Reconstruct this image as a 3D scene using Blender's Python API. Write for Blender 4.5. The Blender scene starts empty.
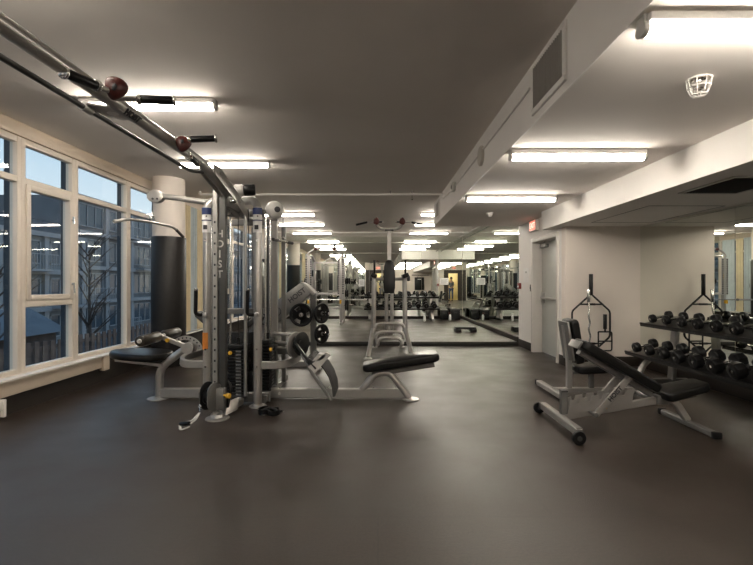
import bpy, bmesh, math, random
from math import pi, sin, cos, radians as R
from mathutils import Vector as V, Matrix, Euler
random.seed(7)
S = bpy.context.scene
C = S.collection

# ---------------------------------------------------------------- materials
def mat(name, col, rough=.5, metal=0., noise=0., nscale=8., bump=0., bscale=60., spec=.5, rnoise=0., emit=None, estr=0.):
    m = bpy.data.materials.new(name); m.use_nodes = True
    nt = m.node_tree; b = nt.nodes['Principled BSDF']
    b.inputs['Base Color'].default_value = (*col, 1)
    b.inputs['Roughness'].default_value = rough
    b.inputs['Metallic'].default_value = metal
    b.inputs['Specular IOR Level'].default_value = spec
    tc = None
    def coord():
        nonlocal tc
        if tc is None: tc = nt.nodes.new('ShaderNodeTexCoord')
        return tc.outputs['Object']
    if noise or rnoise:
        n = nt.nodes.new('ShaderNodeTexNoise'); n.inputs['Scale'].default_value = nscale
        n.inputs['Detail'].default_value = 5
        nt.links.new(coord(), n.inputs['Vector'])
        if noise:
            r = nt.nodes.new('ShaderNodeMapRange')
            r.inputs['From Min'].default_value = .3; r.inputs['From Max'].default_value = .7
            r.inputs['To Min'].default_value = 1 - noise; r.inputs['To Max'].default_value = 1 + noise
            nt.links.new(n.outputs['Fac'], r.inputs['Value'])
            x = nt.nodes.new('ShaderNodeMix'); x.data_type = 'RGBA'; x.blend_type = 'MULTIPLY'
            x.inputs[0].default_value = 1
            x.inputs[6].default_value = (*col, 1)
            nt.links.new(r.outputs[0], x.inputs[7]); nt.links.new(x.outputs[2], b.inputs['Base Color'])
        if rnoise:
            r = nt.nodes.new('ShaderNodeMapRange')
            r.inputs['From Min'].default_value = .3; r.inputs['From Max'].default_value = .7
            r.inputs['To Min'].default_value = rough - rnoise; r.inputs['To Max'].default_value = rough + rnoise
            nt.links.new(n.outputs['Fac'], r.inputs['Value']); nt.links.new(r.outputs[0], b.inputs['Roughness'])
    if bump:
        n2 = nt.nodes.new('ShaderNodeTexNoise'); n2.inputs['Scale'].default_value = bscale; n2.inputs['Detail'].default_value = 3
        nt.links.new(coord(), n2.inputs['Vector'])
        bp = nt.nodes.new('ShaderNodeBump'); bp.inputs['Strength'].default_value = bump; bp.inputs['Distance'].default_value = .01
        nt.links.new(n2.outputs['Fac'], bp.inputs['Height']); nt.links.new(bp.outputs[0], b.inputs['Normal'])
    if emit:
        b.inputs['Emission Color'].default_value = (*emit, 1); b.inputs['Emission Strength'].default_value = estr
    return m

M = {}
M['floor']   = mat('rubber_floor', (.031,.0215,.0160), .38, noise=.18, nscale=2.2, bump=.22, bscale=170, rnoise=.06, spec=.55)
def fleck(m):
    nt = m.node_tree; b = nt.nodes['Principled BSDF']; src = b.inputs['Base Color'].links[0].from_socket
    tc = nt.nodes.new('ShaderNodeTexCoord'); n = nt.nodes.new('ShaderNodeTexNoise'); n.inputs['Scale'].default_value = 75; n.inputs['Detail'].default_value = 4; n.inputs['Roughness'].default_value = .7
    r = nt.nodes.new('ShaderNodeMapRange'); r.inputs['From Min'].default_value = .35; r.inputs['From Max'].default_value = .68; r.inputs['To Min'].default_value = .62; r.inputs['To Max'].default_value = 1.45
    # faint seams between rubber sheets
    br = nt.nodes.new('ShaderNodeTexBrick'); br.inputs['Scale'].default_value = 1; br.inputs['Brick Width'].default_value = 1.9; br.inputs['Row Height'].default_value = 1.2; br.inputs['Mortar Size'].default_value = .004; br.inputs['Mortar Smooth'].default_value = .4
    br.inputs['Color1'].default_value = (1,1,1,1); br.inputs['Color2'].default_value = (.93,.93,.93,1); br.inputs['Mortar'].default_value = (.6,.6,.6,1)
    nt.links.new(tc.outputs['Object'], n.inputs['Vector']); nt.links.new(tc.outputs['Object'], br.inputs['Vector']); nt.links.new(n.outputs['Fac'], r.inputs['Value'])
    x = nt.nodes.new('ShaderNodeMix'); x.data_type = 'RGBA'; x.blend_type = 'MULTIPLY'; x.inputs[0].default_value = 1
    y = nt.nodes.new('ShaderNodeMix'); y.data_type = 'RGBA'; y.blend_type = 'MULTIPLY'; y.inputs[0].default_value = 1
    nt.links.new(src, x.inputs[6]); nt.links.new(r.outputs[0], x.inputs[7]); nt.links.new(x.outputs[2], y.inputs[6]); nt.links.new(br.outputs['Color'], y.inputs[7]); nt.links.new(y.outputs[2], b.inputs['Base Color'])
fleck(M['floor'])
M['riser']   = mat('step_edge', (.028,.025,.022), .5, noise=.1)
M['ceil']    = mat('ceiling_paint', (.78,.735,.69), .7, noise=.03, nscale=1.3, bump=.03, bscale=12, spec=.03)
M['wall']    = mat('wall_paint', (.76,.69,.625), .7, noise=.03, nscale=2., bump=.03, bscale=90)
M['white']   = mat('white_paint', (.80,.77,.735), .6, noise=.02, nscale=3.)
M['cream']   = mat('cream_paint', (.70,.59,.47), .55, noise=.03, nscale=3.)
M['frame']   = mat('window_frame', (.77,.69,.60), .42, noise=.03, nscale=4.)
M['sillm']   = mat('sill_board', (.84,.80,.74), .16)
M['fin']     = mat('outer_mullion', (.02,.035,.055), .45)
M['dark']    = mat('dark_base', (.02,.014,.010), .55, noise=.15, nscale=5)
M['pad']     = mat('column_padding', (.010,.008,.007), .5, noise=.2, nscale=20, bump=.1, bscale=40)
M['silver']  = mat('silver_powder_coat', (.43,.415,.395), .29, .62, noise=.04, nscale=12)
M['silver2'] = mat('grey_powder_coat', (.21,.205,.198), .36, .6, noise=.05, nscale=12)
M['lightgrey'] = mat('light_plastic', (.50,.485,.46), .4, noise=.03)
M['chrome']  = mat('chrome', (.75,.74,.72), .14, 1.)
M['gun']     = mat('dark_metal', (.10,.098,.095), .35, .75, noise=.1)
M['black']   = mat('black_vinyl', (.007,.0068,.0068), .30, noise=.15, nscale=30, bump=.06, bscale=220, spec=.28)
M['rubber']  = mat('black_rubber', (.0065,.0065,.007), .32, noise=.2, nscale=20, spec=.3)
M['iron']    = mat('black_iron', (.012,.012,.012), .4, .3)
M['pewter']  = mat('grey_plastic', (.06,.059,.058), .45, noise=.08)
M['red']     = mat('red_hold', (.075,.014,.011), .4, noise=.25, nscale=40)
M['yellow']  = mat('yellow_knob', (.75,.42,.03), .4)
M['orange']  = mat('orange_sticker', (.65,.22,.03), .5)
M['blue']    = mat('blue_print', (.02,.035,.12), .4)
M['paper']   = mat('paper', (.82,.81,.79), .7)
M['ink']     = mat('ink', (.03,.03,.035), .6)
M['foam']    = mat('foam_roller', (.03,.024,.016), .3, noise=.2, nscale=30)
M['door']    = mat('door_paint', (.55,.56,.52), .42, noise=.02)
M['jamb']    = mat('jamb_paint', (.60,.57,.53), .45, noise=.02)
M['curtain'] = mat('curtain_cloth', (.86,.74,.50), .8, noise=.06, nscale=6)
M['curtain2']= mat('sheer_cloth', (.62,.69,.72), .8, noise=.05, nscale=6)
M['tube']    = mat('lit_tube', (.9,.9,.9), .5, emit=(1.,.915,.80), estr=13.)
M['exit']    = mat('exit_face', (.5,.06,.03), .5, emit=(1.,.27,.17), estr=.24)
M['exitl']   = mat('exit_letters', (.9,.8,.7), .5, emit=(1.,.78,.65), estr=.3)
M['vent']    = mat('vent_slats', (.46,.43,.40), .5)
M['beige']   = mat('beige_disc', (.50,.46,.40), .5)
M['bldg']    = mat('building_panel', (.17,.20,.22), .8, noise=.12, nscale=.6)
M['bldg2']   = mat('building_band', (.27,.29,.31), .8, noise=.08, nscale=.6)
M['bldg3']   = mat('building_brick', (.11,.125,.14), .8, noise=.15, nscale=1.)
M['bglass']  = mat('building_glass', (.05,.075,.10), .12)
M['litwin']  = mat('lit_window', (.5,.4,.2), .5, emit=(1.,.78,.32), estr=.12)
M['ground']  = mat('asphalt', (.06,.065,.07), .85, noise=.2, nscale=1)
M['wood']    = mat('fence_wood', (.07,.055,.05), .8, noise=.3, nscale=3)
M['bark']    = mat('bark', (.06,.05,.045), .9, noise=.3, nscale=8)
M['yellowwall'] = mat('corridor_paint', (.80,.68,.40), .7, noise=.03)
M['brown']   = mat('dark_brown_panel', (.055,.042,.035), .5, noise=.1)
M['skin']    = mat('skin', (.52,.32,.23), .55)
M['shirt']   = mat('grey_shirt', (.16,.17,.18), .8, noise=.1)
M['jeans']   = mat('blue_jeans', (.05,.09,.19), .8, noise=.15)
M['hair']    = mat('dark_hair', (.02,.015,.012), .6)
M['bottle']  = mat('white_plastic', (.78,.78,.77), .35)

def mirror_mat():
    m = bpy.data.materials.new('mirror_silver'); m.use_nodes = True
    nt = m.node_tree; nt.nodes.clear()
    o = nt.nodes.new('ShaderNodeOutputMaterial'); g = nt.nodes.new('ShaderNodeBsdfGlossy')
    g.inputs['Color'].default_value = (.83,.86,.81,1); g.inputs['Roughness'].default_value = 0
    nt.links.new(g.outputs[0], o.inputs[0]); return m
def glass_mat():
    m = bpy.data.materials.new('window_glass'); m.use_nodes = True
    nt = m.node_tree; nt.nodes.clear()
    o = nt.nodes.new('ShaderNodeOutputMaterial'); t = nt.nodes.new('ShaderNodeBsdfTransparent')
    t.inputs['Color'].default_value = (.90,.95,.97,1)
    g = nt.nodes.new('ShaderNodeBsdfGlossy'); g.inputs['Roughness'].default_value = 0
    f = nt.nodes.new('ShaderNodeFresnel'); f.inputs['IOR'].default_value = 1.5
    k = nt.nodes.new('ShaderNodeMath'); k.operation = 'MULTIPLY'; k.inputs[1].default_value = 1.
    x = nt.nodes.new('ShaderNodeMixShader')
    ge = nt.nodes.new('ShaderNodeNewGeometry'); iv = nt.nodes.new('ShaderNodeMath'); iv.operation = 'SUBTRACT'; iv.inputs[0].default_value = 1.
    nt.links.new(ge.outputs['Backfacing'], iv.inputs[1]); nt.links.new(iv.outputs[0], k.inputs[1])
    nt.links.new(f.outputs[0], k.inputs[0]); nt.links.new(k.outputs[0], x.inputs[0])
    nt.links.new(t.outputs[0], x.inputs[1]); nt.links.new(g.outputs[0], x.inputs[2]); nt.links.new(x.outputs[0], o.inputs[0])
    return m
M['mirror'] = mirror_mat(); M['glass'] = glass_mat()

# ---------------------------------------------------------------- mesh helpers
def fillet(pts, rad, n=5):
    """round the corners of a polyline"""
    pts = [V(p) for p in pts]; out = [pts[0]]
    for i in range(1, len(pts)-1):
        a, b, c = pts[i-1], pts[i], pts[i+1]
        d1, d2 = (a-b), (c-b)
        r = min(rad, d1.length*.49, d2.length*.49)
        p, q = b + d1.normalized()*r, b + d2.normalized()*r
        for k in range(n+1):
            t = k/n
            out.append((p*(1-t)**2) + (b*2*t*(1-t)) + (q*t*t))
    out.append(pts[-1]); return out

class MB:
    def __init__(s): s.bm = bmesh.new(); s.mats = []
    def _mi(s, m):
        if m is None: return 0
        if m not in s.mats: s.mats.append(m)
        return s.mats.index(m)
    def _join(s, bm2, mx=None, m=None):
        if mx is not None: bmesh.ops.transform(bm2, matrix=mx, verts=bm2.verts)
        i = s._mi(m) if m else (0 if not s.mats else 0)
        vm = {v: s.bm.verts.new(v.co) for v in bm2.verts}
        for f in bm2.faces:
            try: nf = s.bm.faces.new([vm[v] for v in f.verts]); nf.material_index = i
            except ValueError: pass
        bm2.free(); return s
    def box(s, c, d, rot=None, bev=0., seg=2, m=None):
        b = bmesh.new(); bmesh.ops.create_cube(b, size=1)
        bmesh.ops.scale(b, vec=d, verts=b.verts)
        if bev: bmesh.ops.bevel(b, geom=list(b.edges), offset=min(bev, min(d)*.49), segments=seg, profile=.5, affect='EDGES')
        mx = Matrix.Translation(c) @ (rot.to_matrix().to_4x4() if rot is not None else Matrix())
        return s._join(b, mx, m)
    def bb(s, x0, x1, y0, y1, z0, z1, bev=0., m=None, seg=2):
        return s.box(((x0+x1)/2,(y0+y1)/2,(z0+z1)/2), (abs(x1-x0),abs(y1-y0),abs(z1-z0)), bev=bev, m=m, seg=seg)
    def sweep(s, pts, prof, up=(0,0,1), scale=None, m=None, cap=True):
        """sweep a 2-D profile along a polyline"""
        pts = [V(p) for p in pts]; b = bmesh.new(); rings = []
        n = len(pts); tang = []
        for i in range(n):
            t = (pts[min(i+1,n-1)]-pts[max(i-1,0)]); tang.append(t.normalized() if t.length > 1e-9 else V((0,0,1)))
        u = V(up); u = u - tang[0]*u.dot(tang[0])
        if u.length < 1e-4: u = V((1,0,0)) - tang[0]*tang[0].x
        if u.length < 1e-4: u = V((0,1,0)) - tang[0]*tang[0].y
        u.normalize()
        for i in range(n):
            if i:
                q = tang[i-1].rotation_difference(tang[i]); u = (q @ u); u = (u - tang[i]*u.dot(tang[i])).normalized()
            w = tang[i].cross(u); k = 1 if scale is None else scale[i]
            rings.append([b.verts.new(pts[i] + w*(p[0]*k) + u*(p[1]*k)) for p in prof])
        for a, c in zip(rings, rings[1:]):
            for j in range(len(prof)):
                j2 = (j+1) % len(prof); b.faces.new((a[j], a[j2], c[j2], c[j]))
        if cap:
            b.faces.new(list(reversed(rings[0]))); b.faces.new(rings[-1])
        return s._join(b, None, m)
    def tube(s, pts, r, seg=12, rad=0., m=None, scale=None):
        if rad: pts = fillet(pts, rad)
        return s.sweep(pts, [(r*cos(2*pi*k/seg), r*sin(2*pi*k/seg)) for k in range(seg)], m=m, scale=scale)
    def bar(s, pts, w, h, rad=0., up=(0,0,1), bev=.006, m=None):
        """rectangular tube: w across, h along the up direction"""
        if rad: pts = fillet(pts, rad)
        w, h = w/2, h/2; e = min(bev, w*.5, h*.5)
        pr = [(-w+e,-h),(w-e,-h),(w,-h+e),(w,h-e),(w-e,h),(-w+e,h),(-w,h-e),(-w,-h+e)]
        return s.sweep(pts, pr, up=up, m=m)
    def cyl(s, p, q, r, r2=None, seg=20, bev=0., m=None):
        p, q = V(p), V(q); r2 = r if r2 is None else r2; L = (q-p).length
        if bev:
            return s.lathe(p, q-p, [(r-bev,0),(r-bev*.3,bev*.3),(r,bev),(r2,L-bev),(r2-bev*.3,L-bev*.3),(r2-bev,L)], seg, m)
        return s.lathe(p, q-p, [(r,0),(r2,L)], seg, m)
    def lathe(s, p, axis, prof, seg=20, m=None):
        """profile of (radius, distance along the axis)"""
        p = V(p); a = V(axis).normalized(); b = bmesh.new()
        u = a.orthogonal().normalized(); w = a.cross(u); rings = []
        for r, t in prof:
            rings.append([b.verts.new(p + a*t + (u*cos(2*pi*k/seg) + w*sin(2*pi*k/seg))*max(r,1e-4)) for k in range(seg)])
        for c, d in zip(rings, rings[1:]):
            for k in range(seg):
                k2 = (k+1) % seg; b.faces.new((c[k], c[k2], d[k2], d[k]))
        b.faces.new(list(reversed(rings[0]))); b.faces.new(rings[-1])
        return s._join(b, None, m)
    def ring(s, p, axis, Rr, r, seg=28, ts=8, m=None):
        p = V(p); a = V(axis).normalized(); u = a.orthogonal().normalized(); w = a.cross(u); b = bmesh.new(); rr = []
        for k in range(seg):
            d = u*cos(2*pi*k/seg) + w*sin(2*pi*k/seg)
            rr.append([b.verts.new(p + d*(Rr + r*cos(2*pi*j/ts)) + a*(r*sin(2*pi*j/ts))) for j in range(ts)])
        for k in range(seg):
            c, d = rr[k], rr[(k+1) % seg]
            for j in range(ts):
                j2 = (j+1) % ts; b.faces.new((c[j], d[j], d[j2], c[j2]))
        return s._join(b, None, m)
    def annulus(s, p, axis, r0, r1, th, seg=28, m=None):
        p = V(p); a = V(axis).normalized(); u = a.orthogonal().normalized(); w = a.cross(u); b = bmesh.new(); rr = []
        for k in range(seg):
            d = u*cos(2*pi*k/seg) + w*sin(2*pi*k/seg)
            rr.append([b.verts.new(p + d*r0), b.verts.new(p + d*r1), b.verts.new(p + d*r1 + a*th), b.verts.new(p + d*r0 + a*th)])
        for k in range(seg):
            c, d = rr[k], rr[(k+1) % seg]
            for j in range(4): b.faces.new((c[j], d[j], d[(j+1)%4], c[(j+1)%4]))
        return s._join(b, None, m)
    def prism(s, poly, ext, m=None, bev=0.):
        """extrude a planar 3-D polygon by a vector"""
        b = bmesh.new(); vs = [b.verts.new(V(p)) for p in poly]; e = V(ext)
        ws = [b.verts.new(V(p)+e) for p in poly]; n = len(vs)
        b.faces.new(vs); b.faces.new(list(reversed(ws)))
        for k in range(n): b.faces.new((vs[(k+1) % n], vs[k], ws[k], ws[(k+1) % n]))
        bmesh.ops.recalc_face_normals(b, faces=b.faces)
        if bev: bmesh.ops.bevel(b, geom=list(b.edges), offset=bev, segments=2, profile=.5, affect='EDGES')
        return s._join(b, None, m)
    def ell(s, c, d, seg=20, rings=12, rot=None, m=None):
        b = bmesh.new(); bmesh.ops.create_uvsphere(b, u_segments=seg, v_segments=rings, radius=1)
        bmesh.ops.scale(b, vec=d, verts=b.verts)
        mx = Matrix.Translation(c) @ (rot.to_matrix().to_4x4() if rot is not None else Matrix())
        return s._join(b, mx, m)
    def cushion(s, outline, th, mx, r=.02, n=4, m=None):
        """padded board: outline in local xy, thickness along z, rounded edges"""
        b = bmesh.new(); cx = sum(p[0] for p in outline)/len(outline); cy = sum(p[1] for p in outline)/len(outline)
        lev = []
        for k in range(n+1):
            a = pi/2*k/n; lev.append((r*(1-sin(a)), r*(1-cos(a))))      # inset, height: bottom edge
        rows = [(i_, h) for i_, h in lev] + [(i_, th-h) for i_, h in reversed(lev)]
        rings = []
        for ins, z in rows:
            ring = []
            for p in outline:
                d = V((p[0]-cx, p[1]-cy)); L = d.length; d = d*((L-ins)/L) if L > 0 else d
                ring.append(b.verts.new((cx+d.x, cy+d.y, z)))
            rings.append(ring)
        N = len(outline)
        for c, d in zip(rings, rings[1:]):
            for k in range(N): b.faces.new((c[k], c[(k+1)%N], d[(k+1)%N], d[k]))
        b.faces.new(list(reversed(rings[0])))
        top = rings[-1]; ins = []
        for p in top: ins.append(b.verts.new((cx+(p.co.x-cx)*.6, cy+(p.co.y-cy)*.6, th+min(.012, th*.12))))
        for k in range(N): b.faces.new((top[k], top[(k+1)%N], ins[(k+1)%N], ins[k]))
        b.faces.new(ins)
        return s._join(b, mx, m)
    def text(s, body, size, mx, ext=.001, m=None, bold=0.):
        cu = bpy.data.curves.new('t', 'FONT'); cu.body = body; cu.size = size; cu.extrude = ext
        cu.align_x = 'CENTER'; cu.align_y = 'CENTER'; cu.offset = bold; cu.resolution_u = 3
        o = bpy.data.objects.new('t', cu); C.objects.link(o)
        dg = bpy.context.evaluated_depsgraph_get(); me = bpy.data.meshes.new_from_object(o.evaluated_get(dg))
        bpy.data.objects.remove(o); bpy.data.curves.remove(cu)
        b = bmesh.new(); b.from_mesh(me); bpy.data.meshes.remove(me)
        return s._join(b, mx, m)
    def build(s, name, m, parent=None, ang=38, label=None, kind=None):
        me = bpy.data.meshes.new(name)
        if s.mats and m is not None and m not in s.mats:
            # faces without an explicit material got index 0: not used together with explicit ones
            pass
        org = V((0,0,0)); p = parent
        while p is not None: org += p.location; p = p.parent
        if org.length: bmesh.ops.translate(s.bm, vec=-org, verts=s.bm.verts)
        bmesh.ops.recalc_face_normals(s.bm, faces=s.bm.faces)
        s.bm.to_mesh(me); s.bm.free()
        for x in (s.mats or [m]): me.materials.append(x)
        me.polygons.foreach_set('use_smooth', [True]*len(me.polygons))
        me.set_sharp_from_angle(angle=R(ang))
        o = bpy.data.objects.new(name, me); C.objects.link(o)
        if parent is not None: o.parent = parent
        if label: o['label'] = label
        if kind: o['kind'] = kind
        return o

def rrect(w, h, r, n=4):
    """rounded rectangle outline, centred"""
    out = []
    for (cx, cy, a0) in ((w/2-r, h/2-r, 0), (-w/2+r, h/2-r, 90), (-w/2+r, -h/2+r, 180), (w/2-r, -h/2+r, 270)):
        for k in range(n+1):
            a = R(a0 + 90*k/n); out.append((cx+r*cos(a), cy+r*sin(a)))
    return out
def basis(o, ex, ey):
    """matrix with local x along ex, local y along ey (made orthogonal), z = x cross y, at o"""
    ex = V(ex).normalized(); ey = V(ey); ey = (ey - ex*ey.dot(ex)).normalized(); ez = ex.cross(ey)
    return Matrix(((ex.x,ey.x,ez.x,o[0]),(ex.y,ey.y,ez.y,o[1]),(ex.z,ey.z,ez.z,o[2]),(0,0,0,1)))
def thing(name, label, cat, loc=(0,0,0), group=None):
    o = bpy.data.objects.new(name, None); C.objects.link(o); o.location = loc; o.empty_display_size = .1
    o['label'] = label; o['category'] = cat
    if group: o['group'] = group
    return o
def tag(o, label, cat, group=None, kind=None):
    o['label'] = label; o['category'] = cat
    if group: o['group'] = group
    if kind: o['kind'] = kind
    return o
def struct(name, mb, m, parent=None):
    o = mb.build(name, m, parent)
    if parent is None: o['kind'] = 'structure'
    return o
def copy_tree(o, parent=None):
    c = o.copy(); C.objects.link(c); c.parent = parent
    for ch in list(o.children): copy_tree(ch, c)
    return c
F, VX, VY, H = 440., 378., 284., 1.27
def at(x, y, Y):
    """a point seen at column x and row y when it stands at depth Y"""
    return V(((x-VX)*Y/F, Y, H-(y-VY)*Y/F))
ORD = ['first','second','third','fourth','fifth','sixth','seventh','eighth','ninth','tenth','eleventh','twelfth']

# ---------------------------------------------------------------- room
XL, XR, XA = -3.65, 2.9, 4.05        # window wall, door wall, alcove mirror
YB, YF, YS, YA = -3.5, 15.1, 9.06, 6.8  # rear wall, far mirror, step, alcove wall
ZH, ZL, ZS, ZR = 2.91, 2.46, 2.16, .08   # high ceiling, low ceiling, soffit, raised floor
XBM = 1.165

struct('floor', MB().bb(XL-.3, XA+.3, YB-2.2, YF+.2, -.12, 0), M['floor'])
o = struct('floor_raised', MB().bb(XL-.02, XR+.02, YS+.03, YF, 0, ZR), M['floor'])
struct('trim_1', MB().bb(XL-.02, XR+.0, YS, YS+.03, 0, ZR+.002, bev=.006), M['riser'])
struct('ceiling', MB().bb(XL-.3, XA+.3, YB-.2, YF+.2, ZH, ZH+.15), M['ceil'])
struct('ceiling_low', MB().bb(XBM, XA+.2, YB, YS-.02, ZL, ZH+.02), M['ceil'])
struct('ceiling_soffit', MB().bb(2.70, XA+.1, YB, 7.27, ZS, ZL+.01), M['white'])
# side face of the dropped ceiling is white painted
struct('trim_2', MB().bb(XBM-.012, XBM, YB, YS-.02, ZL-.002, ZH), M['white'])
struct('trim_3', MB().bb(XBM-.012, XA, YS-.02, YS-.008, ZL-.002, ZH), M['white'])
# alcove back wall and door wall
struct('wall_alcove', MB().bb(XR, XA+.1, YA, YA+.15, 0, ZL), M['wall'])
mb = MB(); DY0, DY1, DZ = 7.10, 8.20, 2.05
mb.bb(XR, XR+.2, YA+.15, DY0, 0, ZL); mb.bb(XR, XR+.2, DY1, YS, 0, ZL); mb.bb(XR, XR+.2, DY0, DY1, DZ, ZL)
struct('wall_right', mb, M['white'])
struct('wall_right_far', MB().bb(XR+.012, XR+.2, YS, YF+.1, 0, ZH), M['white'])
struct('wall_far', MB().bb(XL-.2, XR+.2, YF+.012, YF+.2, 0, ZH), M['wall'])
struct('wall_alcove_side', MB().bb(XA+.012, XA+.2, YB, YA+.1, 0, ZL), M['wall'])
# rear wall behind the camera with a doorway to a lit corridor
mb = MB(); mb.bb(XL-.2, -.94, YB-.15, YB, 0, ZH); mb.bb(.75, XA+.2, YB-.15, YB, 0, ZH); mb.bb(-.94, .75, YB-.15, YB, 2.34, ZH)
struct('wall_rear', mb, M['wall'])
mb = MB(); mb.bb(-.94, -.32, YB-.1, YB-.02, 0, 2.34); mb.bb(.40, .75, YB-.1, YB-.02, 0, 2.34); mb.bb(-.32, .40, YB-.1, YB-.02, 2.08, 2.34)
struct('trim_4', mb, M['brown'])
mb = MB(); mb.bb(-1.2, 1.2, YB-1.75, YB-1.65, 0, 2.4); mb.bb(-1.0, -.94, YB-1.7, YB-.1, 0, 2.4); mb.bb(.75, .81, YB-1.7, YB-.1, 0, 2.4); mb.bb(-1.0, .81, YB-1.7, YB-.1, 2.36, 2.42)
struct('wall_corridor', mb, M['yellowwall'])
# baseboards
mb = MB(); mb.bb(XR-.012, XR, DY1+.07, YS, 0, .15, bev=.004); mb.bb(XR-.012, XR, YA-.012, DY0-.07, 0, .15, bev=.004)
struct('baseboard_right', mb, M['dark'])
struct('baseboard_alcove', MB().bb(XR-.01, XA-.01, YA-.014, YA, 0, .15, bev=.004), M['dark'])
struct('baseboard_right_far', MB().bb(XR-.035, XR+.012, YS, YF-.02, ZR, ZR+.10, bev=.005), M['dark'])
struct('baseboard_far', MB().bb(XL, XR-.035, YF-.035, YF+.012, ZR, ZR+.09, bev=.005), M['dark'])
struct('baseboard_alcove_side', MB().bb(XA-.03, XA+.012, YB, YA-.014, 0, .15, bev=.005), M['dark'])
struct('baseboard_rear', MB().bb(.76, XA-.03, YB, YB+.014, 0, .15, bev=.004), M['dark'])

# mirrors: separate sheets of silvered glass
def mirror(x0, x1, y0, y1, z0, z1, label):
    return tag(MB().bb(x0, x1, y0, y1, z0, z1).build('wall_mirror', M['mirror']), label, 'mirror', 'wall mirrors')
xs = [XL+.03, -2.1, -.3, 1.5, XR-.004]
names = ['far wall mirror sheet by the windows, behind the squat rack', 'far wall mirror sheet with a notice, between squat rack and dip tower',
         'far wall mirror sheet behind the dip tower and long dumbbell rack', 'far wall mirror sheet at the corner, behind the bins']
for k in range(4): mirror(xs[k]+.003, xs[k+1]-.003, YF, YF+.01, ZR+.09, ZH-.01, names[k])
ys = [YS+.005, 11.1, 13.1, YF-.01]
nm = ['side mirror sheet starting at the white pier beside the exit door', 'middle side mirror sheet above the raised floor', 'side mirror sheet meeting the far corner above the bins']
for k in range(3): mirror(XR, XR+.01, ys[k]+.003, ys[k+1]-.003, ZR+.10, ZH-.01, nm[k])
ys = [YA-.004, 4.99, 3.18, 1.37]
nm = ['alcove mirror sheet next to the beige corner behind the dumbbells', 'alcove mirror sheet nearer the camera, past the vertical joint', 'alcove mirror sheet beside the camera, behind the rack end']
for k in range(3): mirror(XA, XA+.01, ys[k+1]+.003, ys[k]-.003, .15, ZS-.005, nm[k])
mirror(-3.4, -1.0, YB, YB+.01, .2, 2.9, 'mirror on the rear wall seen only in the far mirrors')

# window wall --------------------------------------------------------------
MY = [-3.5,-2.52,-1.42,-.7,.4,1.5,2.25,3.36,4.47,5.265,6.39,7.50,8.16,9.16,10.26,10.98,12.08,13.18,13.9,15.1]
struct('wall_left', MB().bb(XL-.12, XL+.02, YB, YF, -.1, .34), M['cream'])
mb = MB(); mb.bb(XL-.12, XL, YB, YF, 2.75, ZH); mb.bb(XL, XL+.03, YB, YF, 2.77, ZH, bev=.004)
struct('wall_left_header', mb, M['cream'])
struct('trim_5', MB().bb(XL+.02, XL+.10, YB, 5.66, .19, .335, bev=.004), M['cream'])
struct('trim_6', MB().bb(XL+.02, XL+.055, YB, YF, 0, .19), M['dark'])
struct('trim_7', MB().bb(XL+.02, XL+.06, 5.70, YF, .19, .335), M['dark'])
struct('trim_8', MB().bb(XL-.03, XL+.14, YB, YF, .337, .362, bev=.004), M['sillm'])
ZT = 2.33
for k in range(len(MY)-1):
    y0, y1 = MY[k], MY[k+1]; op = (y1-y0) < .8
    w = thing('window_%d' % (k+1), '', ''); del w['label']; del w['category']; w['kind'] = 'structure'; w.location = (XL, (y0+y1)/2, .36)
    f = MB(); h = .052
    f.bb(XL-.05, XL+.03, y0-.0 if k else y0, y0+h, .36, 2.76, bev=.004); f.bb(XL-.05, XL+.03, y1-h, y1, .36, 2.76, bev=.004)
    f.bb(XL-.05, XL+.025, y0+h, y1-h, .36, .41, bev=.004); f.bb(XL-.05, XL+.025, y0+h, y1-h, 2.70, 2.76, bev=.004)
    f.bb(XL-.05, XL+.028, y0+h, y1-h, ZT-.03, ZT+.03, bev=.004)
    f.build('window_frame', M['frame'], w)
    g = MB(); g.bb(XL-.11, XL-.05, y1-.05, y1+.03, .36, 2.76); g.build('outer_mullion', M['fin'], w)
    p = MB(); p.bb(XL-.022, XL-.018, y0+h, y1-h, ZT+.03, 2.70)
    if op:
        sa = MB(); a, b, t, zb = y0+h, y1-h, .055, 1.10
        sa.bb(XL-.045, XL+.045, a, a+t, zb, ZT-.03, bev=.004); sa.bb(XL-.045, XL+.045, b-t, b, zb, ZT-.03, bev=.004)
        sa.bb(XL-.045, XL+.045, a+t, b-t, zb, zb+t, bev=.004); sa.bb(XL-.045, XL+.045, a+t, b-t, ZT-.03-t, ZT-.03, bev=.004)
        sa.bb(XL-.05, XL+.03, a, b, zb-.07, zb, bev=.004)
        sh = sa.build('window_sash', M['frame'], w)
        hd = MB(); hd.cyl((XL+.045, b-.027, 1.27), (XL+.07, b-.027, 1.27), .016); hd.bar([(XL+.07, b-.027, 1.28),(XL+.075, b-.027, 1.16)], .016, .012)
        hd.cyl((XL+.045, b-.027, 2.02), (XL+.07, b-.027, 2.02), .014); hd.bar([(XL+.065, b-.027, 2.06),(XL+.065, b-.027, 1.98)], .02, .02)
        hd.build('window_handle', M['chrome'], sh)
        p.bb(XL-.022, XL-.018, a+t, b-t, zb+t, ZT-.03-t); p.bb(XL-.022, XL-.018, a, b, .41, zb-.07)
    else:
        p.bb(XL-.022, XL-.018, y0+h, y1-h, .41, ZT-.03)
    p.build('window_pane', M['glass'], w)

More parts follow.
